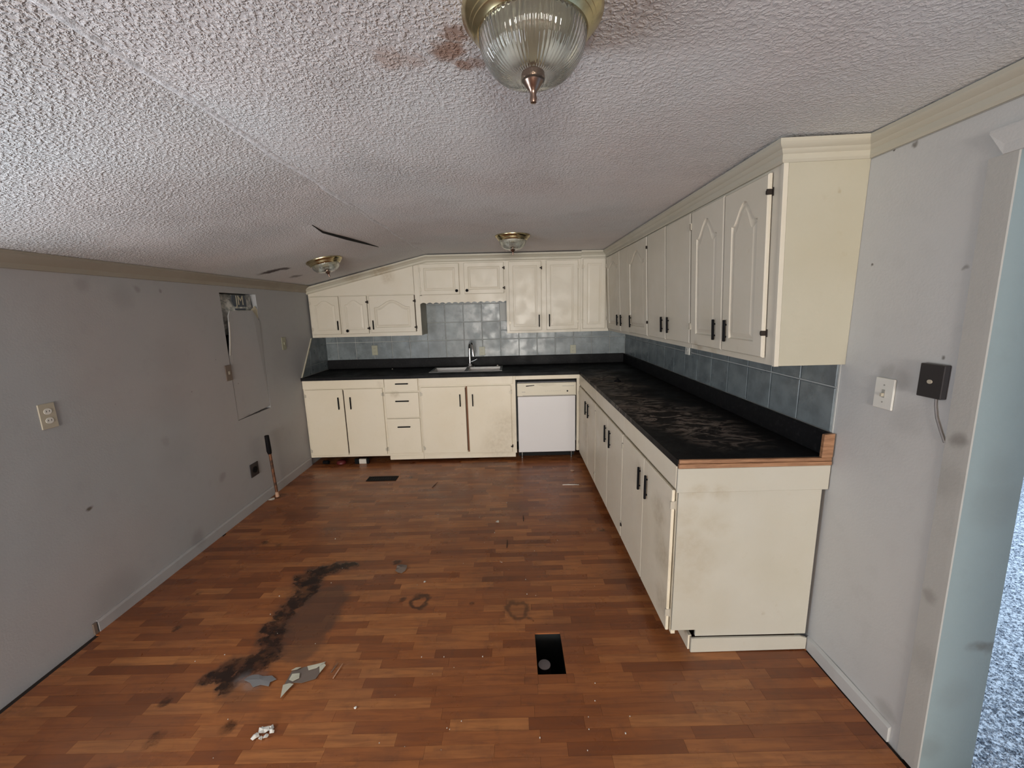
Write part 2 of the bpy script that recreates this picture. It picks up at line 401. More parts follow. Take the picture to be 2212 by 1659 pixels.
# sub-floor with the opening of the floor duct
fb = MB()
HX0, HX1, HY0, HY1 = .078, .200, 1.472, 1.697
def slab(mb, X0, X1, Y0, Y1, z0, z1, hx0, hx1, hy0, hy1):
    mb.box(X0, X1, Y0, hy0, z0, z1); mb.box(X0, X1, hy1, Y1, z0, z1)
    mb.box(X0, hx0, hy0, hy1, z0, z1); mb.box(hx1, X1, hy0, hy1, z0, z1)
slab(fb, -2.3, 1.46, YF-.1, 4.75, -.04, -.008, HX0-.004, HX1+.012, HY0-.004, HY1+.004)
floor = struct(fb.build('floor', M['subfloor']))
# laminate blocks, each one its own piece
def set_rnd(me, vals):
    a = me.attributes.new('rnd', 'FLOAT', 'FACE')
    for i, v in enumerate(vals): a.data[i].value = v
pieces = []
SW = .0465; row = 0; y = 1.0 - 40*SW
ry = random.Random(3)
y = YF
while y < 4.3:
    x = -2.095 - ry.random()*.4; x_end = 1.3
    while x < x_end:
        L = ry.choice((.17, .21, .25, .30, .36, .42, .26)); x0, x1 = max(x, -2.102 if y > 1.74 else -2.078), min(x+L, x_end if y > 1.55 else 1.286)
        if x1 - x0 > .02: pieces.append((x0, x1, y, y+SW, ry.random()))
        x += L
    y += SW
def cut(p):
    x0, x1, y0, y1, r = p
    if x1 <= HX0 or x0 >= HX1 or y1 <= HY0 or y0 >= HY1: return [(x0, x1, y0, y1)]
    out = []
    if x0 < HX0: out.append((x0, HX0, y0, y1))
    if x1 > HX1: out.append((HX1, x1, y0, y1))
    mx0, mx1 = max(x0, HX0), min(x1, HX1)
    if y0 < HY0: out.append((mx0, mx1, y0, HY0))
    if y1 > HY1: out.append((mx0, mx1, HY1, y1))
    return out
def inview(p):
    xc, yc = (p[0]+p[1])/2, (p[2]+p[3])/2
    if p[3] < 1.10 or yc > 4.05: return False
    if abs(xc) > 1.27*yc*1.08 + .25: return False
    if xc > .8 and yc > 1.6: return False
    return True
vis = sorted([p for p in pieces if inview(p)], key=lambda p: p[2])
near = set(vis[:298])
rest = MB(); restv = []
for p in pieces:
    rects = cut(p); h = -.0005*((p[4]*7) % 1)
    if p in near:
        if not rects: continue
        mb = MB(); 
        for r_ in rects: mb.box(r_[0]+.0003, r_[1]-.0003, r_[2]+.0003, r_[3]-.0003, -.008, h)
        o = mb.build('plank', M['floor'], floor); set_rnd(o.data, [p[4]]*len(o.data.polygons))
    else:
        for r_ in rects:
            rest.box(r_[0]+.0003, r_[1]-.0003, r_[2]+.0003, r_[3]-.0003, -.008, h); restv += [p[4]]*6
o = MB(); me = bpy.data.meshes.new('far_planks')
me.from_pydata(rest.v, [], rest.f); me.update(); set_rnd(me, restv)
o = put('far_planks', me, M['floor'], floor); o['kind'] = 'stuff'
# duct under the floor
d = MB()
ax0, ax1, ay0, ay1 = HX0-.003, HX1+.011, HY0-.003, HY1+.003
d.box(ax0-.004, ax0, ay0, ay1, -.30, -.006); d.box(ax1, ax1+.004, ay0, ay1, -.30, -.010)
d.box(ax0, ax1, ay0-.004, ay0, -.30, -.006); d.box(ax0, ax1, ay1, ay1+.004, -.30, -.006); d.box(ax0-.02, ax1+.02, ay0-.02, ay1+.02, -.305, -.30)
d.build('duct_boot', M['duct'], floor)

# ceiling (flat part and the part that slopes to the left wall)
cb = MB()
xs = [-2.30, -.84, 1.46]
prof = [(x, zc(x)) for x in xs] + [(1.46, ZC+.1), (-2.3, ZC+.1)]
cb.loops([[(x, YF-.1, z) for x, z in prof], [(x, 4.75, z) for x, z in prof]])
ceiling = struct(cb.build('ceiling', M['ceiling']))
# taped ridge along the crease
rb = MB(); ls = []
rr = random.Random(5)
for i in range(108):
    yy = -7.4 + i*.1108; c0 = -.84 + .006*math.sin(i*1.3) + rr.uniform(-.004, .004); wd = .005 + rr.uniform(0, .013)
    ls.append([(c0-wd, yy, zc(c0-wd)+.001), (c0, yy, zc(c0)-.0035-rr.uniform(0, .002)), (c0+wd, yy, ZC+.001)])
rb.loops(ls, False, False, closed=False)
rb.build('joint_tape', M['tape'], ceiling, smooth=80)
# the open seam, shade on its broken edge as a black strip, and the flap
ck = [(-1.128, 2.45), (-1.145, 2.62), (-1.105, 2.89), (-1.075, 3.15), (-1.055, 3.42)]
wd = [.001, .010, .016, .012, .001]
q = MB(); ls = []; q2 = MB(); ls2 = []
for (cx, cy), wv in zip(ck, wd):
    h_ = wv*1.1
    ls.append([(cx-.002, cy, zc(cx)+.003), (cx-.0035, cy, zc(cx)-h_*.5), (cx-.002, cy, zc(cx)-h_), (cx+.0015, cy, zc(cx)-h_*.85), (cx+.004, cy, zc(cx)+.003)])
    ls2.append([(cx-.001, cy, zc(cx)+.004), (cx-.0035, cy, zc(cx)-h_), (cx-.05, cy, zc(cx-.05)-h_*.45), (cx-.14, cy, zc(cx-.14)+.0025)])
q.loops(ls); q.build('seam_edge_shade', M['void'], ceiling)
q2.loops(ls2); q2.build('hanging_edge', M['ceiling'], ceiling, smooth=60)
# left wall with the opening of the lifted panel and the window outside the frame
WY0, WY1, WZ0, WZ1 = -.15, 1.36, .50, 1.66          # window in the left wall, out of frame
PY0, PY1, PZ0, PZ1 = 3.005, 3.43, .75, 1.712        # hole behind the loose wall panel
wl = MB(); T = .14
def wseg(y0, y1, z0, z1): wl.box(XL-T, XL, y0, y1, z0, z1)
wseg(YF-.1, WY0, -.04, 1.9); wseg(WY0, WY1, -.04, WZ0); wseg(WY0, WY1, WZ1, 1.9); wseg(WY1, PY0, -.04, 1.9)
wseg(PY0, PY1, -.04, PZ0); wseg(PY0, PY1, PZ1, 1.9); wseg(PY1, 4.75, -.04, 1.9)
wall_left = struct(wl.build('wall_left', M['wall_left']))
MB().box(XL-T-.01, XL-.085, PY0-.02, PY1+.02, PZ0-.02, PZ1+.02).build('cavity_back', M['void'], wall_left)
# window frame, out of frame
wf = MB()
for a in (WY0, WY1-.05, (WY0+WY1)/2-.025): wf.box(XL-.10, XL-.02, a, a+.05, WZ0, WZ1)
for a in (WZ0, WZ1-.05): wf.box(XL-.10, XL-.02, WY0, WY1, a, a+.05)
struct(wf.build('window_1', M['plain']))
# back wall, grout bed
wb = struct(MB().box(-2.3, 1.46, YB, YB+.1, -.04, 2.2).build('wall_back', M['grout']))
# right wall with the doorway
DY0, DY1, DZ = .15, 1.10, 1.925
wr = MB()
wr.box(XR, XR+.15, DY1+.02, 4.75, -.04, 2.2); wr.box(XR, XR+.15, YF-.1, DY0, -.04, 2.2); wr.box(XR, XR+.15, DY0, DY1+.02, DZ, 2.2)
wall_right = struct(wr.build('wall_right', M['wall_right']))
# wall behind the camera with an unseen window, added for the fill light
wfm = MB(); fw = (-1.2, 1.28, .30, 1.88)
wfm.box(-2.3, fw[0], YF-.1, YF, -.04, 2.2); wfm.box(fw[1], 1.46, YF-.1, YF, -.04, 2.2)
wfm.box(fw[0], fw[1], YF-.1, YF, -.04, fw[2]); wfm.box(fw[0], fw[1], YF-.1, YF, fw[3], 2.2)
struct(wfm.build('wall_front', M['plain']))
wf = MB()
for a in (fw[0], fw[1]-.05, (fw[0]+fw[1])/2-.025): wf.box(a, a+.05, YF-.07, YF-.01, fw[2], fw[3])
for a in (fw[2], fw[3]-.05): wf.box(fw[0], fw[1], YF-.07, YF-.01, a, a+.05)
struct(wf.build('fill_window', M['plain']))
# next room: carpet and walls
nr = MB()
nr.box(XR+.15, 7.1, 6.4, 6.5, -.04, 2.5); nr.box(7.0, 7.1, -2.1, 6.5, -.04, 2.5); nr.box(XR+.15, 7.1, -2.2, -2.1, -.04, 2.5)
nr.box(XR+.05, XR+.15, 4.75, 6.5, -.04, 2.5); nr.box(XR+.15, XR+.16, 4.7, 4.8, 2.1, 2.5)
struct(nr.build('wall_next_room', M['plain']))
struct(MB().box(XR+.15, 7.1, -2.2, 6.5, 2.4, 2.5).build('trim_12', M['plain'])).name = 'ceiling_next_room'
carpet = struct(MB().box(XR+.06, 7.0, -2.1, 6.4, -.04, .004).build('floor_carpet', M['carpet']))
tm = MB(); rt = random.Random(11)
tv, tf = [], []
for i in range(26000):
    k_ = rt.random()**2.2; y_ = .92+3.4*k_; x_ = 1.32*y_ + rt.uniform(-.25, .9+k_)
    if x_ < 1.38 or x_ > 6.9 or (x_ < 1.50 and y_ > 1.05): continue
    s_ = rt.uniform(.004, .008); h_ = rt.uniform(.003, .009); a_ = rt.uniform(0, PI); b = len(tv)
    dx, dy = math.cos(a_)*s_, math.sin(a_)*s_
    tv += [(x_-dx, y_-dy, .002), (x_+dx, y_+dy, .002), (x_+rt.uniform(-.008, .008), y_+rt.uniform(-.008, .008), .004+h_), (x_-dy, y_+dx, .002)]
    tf += [(b, b+1, b+2), (b+1, b+3, b+2), (b+3, b, b+2)]
me = bpy.data.meshes.new('carpet_pile'); me.from_pydata(tv, [], tf); me.update()
o = put('carpet_pile', me, M['carpet'], carpet); o['kind'] = 'stuff'

# doorway: jamb, casing, head casing
door = struct(empty('door_1', (XR, DY1, 0)))
def jl(z): return -.018 + .020*z                       # the jamb leans a little
jm = MB().loops([[(XR-.002, 1.088+jl(z), z), (XR+.155+.02*(1-z/2), 1.088+jl(z), z), (XR+.155+.02*(1-z/2), DY1+.03, z), (XR-.002, DY1+.03, z)] for z in (0.0, .65, 1.3, 1.94)])
jm.build('side_jamb', M['jamb'], door)
MB().box(XR, XR+.16, DY0-.02, 1.12, 1.925, 1.94).build('head_jamb', M['jamb'], door)
MB().box(XR, XR+.16, DY0-.02, DY0, 0, 1.94).build('side_jamb', M['jamb'], door)
cs = MB().loops([[(XR-.0005, 1.086+jl(z), z), (XR-.0005, 1.155+jl(z), z), (XR-.0065, 1.153+jl(z), z), (XR-.006, 1.098+jl(z), z), (XR-.0055, 1.0865+jl(z), z)] for z in (0.004, .65, 1.3, 1.905)])
cs.build('casing_board', M['casing'], door)
MB().box(XR-.008, XR-.0005, DY0-.07, DY0, 0.004, 1.905).build('casing_board', M['casing'], door)
# head casing with a small cap that returns at the corner
hc = MB().loops([[(XR-.0005, y_, 1.905), (XR-.0105, y_, 1.905), (XR-.0115, y_, 1.93), (XR-.016, y_+k*.035, 1.965), (XR-.016, y_+k*.035, 1.972), (XR-.0005, y_+k*.035, 1.972)] for y_, k in ((DY0-.07, -1), (1.138, 1))])
hc.build('head_casing', M['wall_right'], door)
MB().box(XR-.02, XR+.20, DY0, 1.075, -.004, .0055).build('threshold', M['subfloor'], door)

# ------------------------------------------------------------------ trims: crowns and baseboards
CP = [(0, .001), (.045, 0), (.045, -.012), (.040, -.020), (.026, -.028), (.022, -.036), (.014, -.042), (.014, -.060), (.008, -.068), (0, -.068)]
def sweep(path, prof, side=1):
    """profile (out, up) swept along a 3-D path, mitred in plan"""
    ls = []
    P = [Vector(p) for p in path]
    for i, p in enumerate(P):
        ds = []
        if i > 0: v = (P[i]-P[i-1]); ds.append(Vector((v.x, v.y, 0)).normalized())
        if i < len(P)-1: v = (P[i+1]-P[i]); ds.append(Vector((v.x, v.y, 0)).normalized())
        ns = [Vector((-d_.y, d_.x, 0))*side for d_ in ds]
        n_ = (ns[0]+ns[-1]).normalized(); k = 1/max(.3, n_.dot(ns[0]))
        ls.append([tuple(p + n_*k*a + Vector((0, 0, b))) for a, b in prof])
    return MB().loops(ls)
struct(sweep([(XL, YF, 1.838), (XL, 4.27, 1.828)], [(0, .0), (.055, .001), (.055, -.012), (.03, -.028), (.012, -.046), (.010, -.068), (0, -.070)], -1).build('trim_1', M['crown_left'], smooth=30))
# right wall crown, return round the end of the wall cabinets, run along their face to the corner
UX = lambda z: 1.028 - (z-1.295)*.0442               # face of the right wall cabinets (they lean a little)
ux = UX(2.04)
struct(sweep([(XR-.0005, YF, ZC-.002), (XR-.0005, 1.565, ZC-.005), (ux-.002, 1.565, ZC-.012), (ux-.002, 4.283, ZC-.005), (.73, 4.283, ZC-.004)],
             CP, 1).build('trim_2', M['crown'], smooth=30))
struct(sweep([(.735, 4.287, ZC-.012), (-.85, 4.287, ZC-.010), (XL+.003, 4.287, zc(XL)-.014)], CP, 1).build('trim_3', M['crown'], smooth=30))
MB().box(XR-.0022, XR-.0004, YF, 1.56, ZC-.0755, ZC-.0700).build('grime_line', M['app_line'], bpy.data.objects['trim_2'])
# baseboards
bl = MB().loops([[(XL, y_, 0), (XL+.012, y_, 0), (XL+.012, y_, h_), (XL+.006, y_, h_+.012), (XL, y_, h_+.012)] for y_, h_ in ((1.775, .050), (2.4, .062), (3.2, .070), (3.98, .072))])
struct(bl.build('baseboard_left', M['wall_left']))
br = MB().loops([[(XR, y_, .012*k), (XR-.010-.004*k, y_, .004*k), (XR-.012-.006*k, y_, .058+.006*k), (XR-.004*k, y_, .066+.006*k)] for y_, k in ((1.572, 0), (1.40, 1), (1.25, .4), (1.17, .1))])
struct(br.build('baseboard_right', M['wall_right']))
# tiles ---------------------------------------------------------------------
TILE = {}
def tile_poly(parent, pts2, axis, plane, outward, th=.007):
    """tile from a convex outline in the wall plane"""
    cx = sum(p[0] for p in pts2)/len(pts2); cz = sum(p[1] for p in pts2)/len(pts2)
    def P(a, z, w):
        return (plane + outward*w, a, z) if axis == 'x' else (a, plane + outward*w, z)
    def ins(d_):
        return [(a + (d_ if a < cx else -d_), z + (d_ if z < cz else -d_)) for a, z in pts2]
    mb = MB().loops([[P(a, z, .0005) for a, z in pts2], [P(a, z, th-.002) for a, z in pts2], [P(a, z, th) for a, z in ins(.003)]])
    return mb.build('tile', M['tile'], parent)
G = .003
zs = [1.012, 1.212, 1.412, 1.611, 1.80]
xcols = [XL+.002] + [.293+.2063*k for k in range(-11, 5)] + [XR-.009]
for i in range(len(xcols)-1):
    a, b = xcols[i]+G, xcols[i+1]-G
    if b - a < .01: continue
    for r_ in range(4):
        z0, z1 = zs[r_]+G, zs[r_+1]-G
        if r_ >= 1 and not (a > -.96 and b < .02): z1 = min(z1, 1.31)
        if r_ >= 2 and not (b > -.96 and a < .02): continue
        if r_ == 3: z1 = 1.70
        tile_poly(wb, [(a, z0), (b, z0), (b, z1), (a, z1)], 'y', YB, -1)
gr = MB().box(XR-.004, XR-.0005, 1.577, YB, .915, 1.30).build('grout_bed', M['grout'], wall_right)
ycols = [1.580+.2015*k for k in range(15)] + [YB-.009]
for i in range(len(ycols)-1):
    a, b = ycols[i]+G, ycols[i+1]-G
    for z0, z1 in ((1.012, 1.199), (1.199, 1.296)):
        tile_poly(wall_right, [(a, z0+G), (b, z0+G), (b, z1-G), (a, z1-G)], 'x', XR-.003, -1)
# left side splash, cut on a slant from counter front to cabinet front
gp = lambda z: 4.00 + (z-.915)*(4.285-4.00)/.38
MB().loops([[(XL+w_, gp(.917), .917), (XL+w_, YB, .917), (XL+w_, YB, 1.294), (XL+w_, gp(1.294), 1.294)] for w_ in (.0005, .003)]).build('grout_bed', M['grout'], wall_left)
for z0, z1 in ((.918, 1.012), (1.012, 1.199), (1.199, 1.292)):
    for y0, y1 in ((3.99, 4.19), (4.19, 4.39), (4.39, 4.59)):
        z0_, z1_ = z0+G/2, z1-G/2
        ya0, ya1 = max(y0, gp(z0_))+G/2, max(y0, gp(z1_))+G/2
        if ya1 > y1-.01:
            if ya0 > y1-.02: continue
            z1_ = z0_ + (z1_-z0_)*(y1-.01-ya0)/(ya1-ya0); ya1 = y1-.01
        tile_poly(wall_left, [(ya0, z0_), (y1-G/2, z0_), (y1-G/2, z1_), (ya1, z1_)], 'x', XL+.002, 1)
struct(MB().loops([[(XL+.0005, gp(z)-.014, z), (XL+.011, gp(z)-.014, z), (XL+.011, gp(z), z), (XL+.0005, gp(z), z)] for z in (.917, 1.293)]).build('trim_4', M['upside']))

# ------------------------------------------------------------------ cabinets
def mapY(face): return lambda u, w_, z: (u, face - w_, z)          # back run: u = X
def mapX(face): return lambda u, w_, z: ((face(z) if callable(face) else face) - w_, u, z)   # right run: u = Y
def outline(u0, u1, z0, z1, ins, arch, n=12):
    a0, a1, b0, b1 = u0+ins, u1-ins, z0+ins, z1-ins
    pts = [(a0, b0), (a1, b0)]
    c = (a0+a1)/2; hw = (a1-a0)/2
    for i in range(n+1):
        u = a1 - (a1-a0)*i/n; t = abs(u-c)/hw
        s_ = (.5*(1+math.cos(PI*min(1, t/.88))))**.8
        pts.append((u, b1 - arch + arch*s_))
    return pts
def raised_door(root, mp, u0, u1, z0, z1, arch=0.0, fr=.045, depth=.007, th=.019, m=None, name='door', slope=.026):
    n = 22 if arch else 2
    L = []
    outer = outline(u0, u1, z0, z1, 0, 0, n)
    def ring(pts, w_): return [mp(u, w_, z) for u, z in pts]
    def outl(ins):
        o_ = outline(u0, u1, z0, z1, ins, 0, n); return o_
    L.append(ring(outer, .0045)); L.append(ring(outer, th-.005)); L.append(ring(outl(.004), th))
    L.append(ring(outline(u0, u1, z0, z1, fr, arch, n), th))
    L.append(ring(outline(u0, u1, z0, z1, fr+.005, arch, n), th-depth))
    L.append(ring(outline(u0, u1, z0, z1, fr+.011, arch, n), th-depth))
    L.append(ring(outline(u0, u1, z0, z1, fr+slope, arch, n), th-.0015))
    return MB().loops(L).build(name, m or M['upper'], root)
def slab_door(root, mp, u0, u1, z0, z1, m, name='door', th=.018, w0=.0045):
    return MB().box(u0, u1, w0, th, z0, z1).map(mp).build(name, m, root, .003)
def pull(door_, mp, u, z0, z1, th=.018, horiz=False, out=.030, over=.0):
    mb = MB()
    if not horiz:
        mb.box(u-.0055, u+.0055, out-.006+th-.018, out+.005+th-.018, z0, z1)
        for z in (z0+.022, z1-.022): mb.box(u-.004, u+.004, th-.001, out, z-.004, z+.004)
    else:
        u0, u1 = u; zc_ = z0
        mb.box(u0, u1, out-.006, out+.005, zc_-.0055, zc_+.0055)
        for a in (u0+.022, u1-.022): mb.box(a-.004, a+.004, th-.001, out, zc_-.004, zc_+.004)
    return mb.map(mp).build('handle', M['black'], door_, .002)
def knob(door_, mp, u, z, th=.019):
    mb = MB(); pr = [(.005, th-.001), (.005, th+.010), (.013, th+.014), (.015, th+.020), (.010, th+.026), (.002, th+.028)]
    ls = [[(u + r*math.cos(2*PI*i/14), w_, z + r*math.sin(2*PI*i/14)) for i in range(14)] for r, w_ in pr]
    return mb.loops(ls).map(mp).build('knob', M['black'], door_, smooth=40)
def hinge(door_, mp, u, z, sgn, dark=False, th=.018, leaf=.012):
    """u = door edge, sgn = +1 when the frame lies at larger u"""
    hz = .010 if dark else .017
    mb = MB().box(u-.004*sgn if sgn > 0 else u-.003, u+.003 if sgn > 0 else u+.004, .004, th+.006, z-hz, z+hz)
    a, b = sorted((u, u+sgn*leaf)); mb.box(a, b, .0006, .004, z-hz-.005, z+hz+.005)
    a, b = sorted((u-sgn*.014, u)); mb.box(a, b, th-.0005, th+.002, z-hz+.003, z+hz-.003)
    h_ = mb.map(mp).build('hinge', M['hingedark'] if dark else M['hinge'], door_, .001)
    return h_
def frame(root, mp, bars, m, w0=-.018, w1=0.0):
    mb = MB()
    for i_, (u0, u1, z0, z1) in enumerate(bars): mb.box(u0, u1, w0+i_*.0004, w1-i_*.0005, z0, z1)
    return mb.map(mp).build('face_frame', m, root)

# ---- back run, base -------------------------------------------------------
FY = 3.992; mb_ = mapY(FY); ZT = .884
def carcass(root, x0, x1, y0, y1, z0, z1, m=None):
    return MB().box(x0, x1, y0, y1, z0, z1).build('carcass', m or M['rawwood'], root)
G1 = 'base cabinets along the far wall'
t = thing('base_cabinet', (-1.70, 4.3, 0), 'cream two-door base cabinet at the far left beside the grey wall', 'cabinet', G1)
carcass(t, XL+.02, -1.291, FY+.020, YB-.012, .10, .882)
frame(t, mb_, [(XL+.004, XL+.045, .075, ZT), (-1.325, -1.289, .075, ZT), (XL+.045, -1.325, .78, ZT), (XL+.045, -1.325, .075, .115)], M['base'])
MB().box(XL+.004, -1.289, .0005, .010, .800, ZT).map(mb_).build('top_rail', M['base'], t, .002)
d1 = slab_door(t, mb_, -2.088, -1.708, .100, .792, M['base']); pull(d1, mb_, -1.755, .587, .712)
d2 = slab_door(t, mb_, -1.698, -1.308, .098, .792, M['base']); pull(d2, mb_, -1.634, .587, .712)
for z in (.73, .15): hinge(d1, mb_, -2.088, z, -1); hinge(d2, mb_, -1.308, z, 1)
box('toe_kick', M['rawwood'], t, XL+.02, -1.291, FY+.26, FY+.275, .001, .10, 0)
t = thing('drawer_cabinet', (-1.12, 4.3, 0), 'narrow cream base cabinet with three stacked drawers and long black pulls', 'cabinet', G1)
carcass(t, -1.287, -.937, FY+.020, YB-.012, .10, .882)
frame(t, mb_, [(-1.288, -1.270, .075, ZT), (-.952, -.938, .075, ZT), (-1.27, -.952, .075, .11), (-1.27, -.952, .472, .484), (-1.27, -.952, .74, .755)], M['base'])
for (z0, z1, zh, u0, u1) in ((.756, .8835, .834, -1.171, -1.042), (.486, .742, .657, -1.182, -1.046), (.104, .474, .388, -1.179, -1.049)):
    dr = slab_door(t, mb_, -1.283 if z0 > .7 else -1.286, -.948, z0, z1, M['base'], 'drawer'); pull(dr, mb_, (u0, u1), zh, 0, horiz=True)
box('toe_kick', M['base'], t, -1.287, -.937, FY+.002, FY+.014, .030, .074, .001)
t = thing('sink_base_cabinet', (-.45, 4.3, 0), 'cream two-door sink base cabinet left of the dishwasher with yellowed right door', 'cabinet', G1)
carcass(t, -.935, .018, FY+.020, YB-.012, .10, .70); carcass(t, -.935, -.915, FY+.020, YB-.012, .70, .88)
frame(t, mb_, [(-.936, -.905, .075, ZT), (-.03, .030, .075, ZT), (-.905, -.03, .775, ZT), (-.905, -.03, .075, .11)], M['base'])
MB().box(-.936, .005, .0005, .010, .805, ZT).map(mb_).build('top_rail', M['base'], t, .002)
d1 = slab_door(t, mb_, -.922, -.478, .096, .790, M['base']); pull(d1, mb_, -.531, .587, .713)
d2 = slab_door(t, mb_, -.456, -.017, .090, .792, M['base']); pull(d2, mb_, -.404, .587, .711)
for z in (.72, .15): hinge(d1, mb_, -.922, z, -1); hinge(d2, mb_, -.017, z, 1, dark=z < .3)
box('toe_kick', M['base'], t, -.935, .018, FY+.002, FY+.014, .030, .074, .001)
MB().box(-.457, -.473, -.012, .004, .10, .79).map(mb_).build('centre_strip', mat('bare_brown_edge', (0.17, 0.07, 0.03), .7), t)
# rail above the dishwasher and the corner post
t = thing('corner_filler', (.66, 4.1, 0), 'cream rail over the dishwasher and post in the inner corner', 'filler')
MB().box(.030, .680, .0, .020, .845, ZT).map(mb_).build('rail', M['base'], t, .002)
MB().box(.647, .684, -.03, .0, .085, .845).map(mb_).build('post', M['base'], t, .002)
# ---- dishwasher
t = thing('dishwasher', (.345, 4.3, 0), 'white built-in dishwasher with yellowed control panel in the far corner', 'dishwasher')
box('tub', M['void'], t, .052, .638, FY+.02, YB-.02, .078, .842, 0)
box('door_panel', M['white_app'], t, .050, .634, FY-.006, FY+.02, .078, .668, .004)
cp = MB().box(.046, .640, -.02, .010, .672, .806)
cp.map(mb_).build('control_panel', M['app_cream'], t, .004)
# curved grip hood
gh = MB(); ls = []
for i in range(13):
    s_ = i/12; u = .235 + .20*s_; dz = .020*(1-(2*s_-1)**2)
    ls.append([(u, .010, .795), (u, .010, .788-dz), (u, .014+.3*dz, .790-dz), (u, .012, .797)])
gh.loops(ls).map(mb_).build('grip', M['app_cream'], t, smooth=40)
MB().box(.50, .62, .010, .011, .768, .772).map(mb_).build('panel_line', M['app_line'], t)
MB().add([(.135, .0108, .771), (.220, .0108, .779), (.220, .0108, .786), (.135, .0108, .781)], [(0, 1, 2, 3)]).map(mb_).build('latch_slot', M['black'], t)
MB().box(.092, .128, .010, .0108, .713, .718).map(mb_).build('badge', M['app_line'], t)
mk = MB()
for i in range(8): mk.box(.325+i*.021, .338+i*.021, .010, .0106, .718+.002*(i % 2), .722+.002*(i % 2))
mk.map(mb_).build('button_marks', mat('faint_print', (.48, .45, .38), .5), t)
MB().box(.10, .63, .010, .0112, .676, .681).map(mb_).build('seam_line', M['app_line'], t)
kk = MB().loops([[(.552+.008*math.cos(2*PI*i/12), w_, .718+.008*math.sin(2*PI*i/12)) for i in range(12)] for w_ in (.0095, .014)]); kk.map(mb_).build('dial', M['black'], t)
box('top_trim', mat('dark_strip', (0.03, 0.03, 0.04), .4), t, .05, .636, FY-.0, FY+.02, .809, .818, 0)
for xx in (.085, .60): MB().lathe([(.012, 0.001), (.012, .01), (.006, .012), (.006, .08)], (xx, FY+.05, 0), 10).build('foot', M['steel'], t)
box('kick_plate', M['void'], t, .05, .64, FY+.10, FY+.11, .001, .078, 0)

# ---- right run, base ------------------------------------------------------
FX = .685; mx = mapX(FX)
G2 = 'base cabinets along the right wall'
units = [(3.165, 3.975, [(3.51, 3.935, 3.57), (3.172, 3.505, 3.45)], 'cream double-door base cabinet of the right run nearest the dishwasher'),
         (2.360, 3.163, [(2.755, 3.160, 2.80), (2.366, 2.748, 2.67)], 'middle cream double-door base cabinet of the right run'),
         (1.582, 2.358, [(1.965, 2.354, 2.015), (1.598, 1.958, 1.905)], 'nearest cream double-door base cabinet with grimy end panel and oak-edged top')]
for k, (y0, y1, ds, lab) in enumerate(units):
    t = thing('base_cabinet', (1.0, (y0+y1)/2, 0), lab, 'cabinet', G2)
    carcass(t, FX+.020, XR-.004, y0+(.012 if k == 2 else .001), y1-.001, .10, .882)
    a0 = y0
    frame(t, mx, [(a0, a0+.03, .085, ZT), (y1-.025, y1, .085, ZT), (a0+.03, y1-.025, .75, ZT), (a0+.03, y1-.025, .085, .115)], M['base'])
    MB().box(a0-(.004 if k == 2 else 0), y1, .0005, .014, .785, ZT).map(mx).build('apron', M['base'], t, .002)
    for j, (a, b, hu) in enumerate(ds):
        dd = slab_door(t, mx, a, b, .088, .768, M['base'])
        pull(dd, mx, hu, .577, .703)
        if j == 1:
            for z in (.70, .18): hinge(dd, mx, a, z, -1, dark=(k == 0 and z < .3), leaf=.005)
        if j == 0:
            for z in (.70, .18): hinge(dd, mx, b, z, 1, dark=(k == 2 and z < .3), leaf=.003)
    box('toe_kick', M['base'], t, FX+.080, FX+.095, y0, y1, .001, .074, .001)
    if k == 2:
        ep = [(FX, .884), (1.284, .884), (1.288, .074), (.792, .074), (.792, .106), (FX, .106)]
        MB().loops([[(x, y_, z) for x, z in ep] for y_ in (1.575, 1.587)]).build('end_panel', M['end'], t, .0015)
        box('end_apron', M['end'], t, FX-.013, 1.299, 1.562, 1.575, .772, .8785, .002)
        bb = [(.771, .001), (1.288, .005), (1.288, .062), (1.26, .071), (.771, .073)]
        MB().loops([[(x, y_, z) for x, z in bb] for y_ in (1.563, 1.574)]).build('end_baseboard', M['end'], t, .0015)

# ---- countertop -----------------------------------------------------------
CT0, CT1 = .885, .915
t = thing('countertop', (.98, 3.0, CT0), 'long black laminate L-shaped countertop with scuffed near end and oak edge', 'countertop')
SX0, SX1, SY0, SY1 = -.850, -.115, 4.145, 4.505
c_ = MB()
c_.box(XL+.012, SX0, FY-.022, YB-.008, CT0, CT1); c_.box(SX1, XR-.012, FY-.022, YB-.008, CT0, CT1)
c_.box(SX0, SX1, FY-.022, SY0, CT0, CT1); c_.box(SX0, SX1, SY1, YB-.008, CT0, CT1)
c_.box(FX-.015, XR-.012, 1.572, FY-.022, CT0, CT1)
c_.box(XL+.0005, XL+.012, FY-.022, 3.98, CT0, CT1)
c_.build('worktop', M['counter'], t)
b_ = MB(); b_.box(XL+.012, XR-.030, YB-.028, YB-.008, CT1, 1.018); b_.build('backsplash', M['counter'], t, .003)
b_ = MB(); b_.box(XR-.030, XR-.010, 1.574, YB-.008, CT1, 1.013); b_.build('backsplash', M['counter'], t, .003)
MB().loops([[(x, 1.556, z) for x, z in ((FX-.013, .880), (XR-.006, .880), (XR-.006, .897), (FX-.011, .900))], [(x, 1.572, z) for x, z in ((FX-.013, .880), (XR-.006, .880), (XR-.006, .897), (FX-.011, .900))]]).build('oak_edge', M['oak'], t, .002)
MB().loops([[(x, y_, z) for x, z in ((FX-.011, .901), (XR-.006, .898), (XR-.006, .912), (FX-.009, .917))] for y_ in (1.558, 1.572)]).build('oak_edge', M['oak'], t, .002)
MB().loops([[(x, y_, z) for x, z in ((1.252, .913), (XR-.006, .913), (XR-.006, 1.014), (1.254, 1.010))] for y_ in (1.556, 1.573)]).build('oak_end_cap', M['oak'], t, .002)
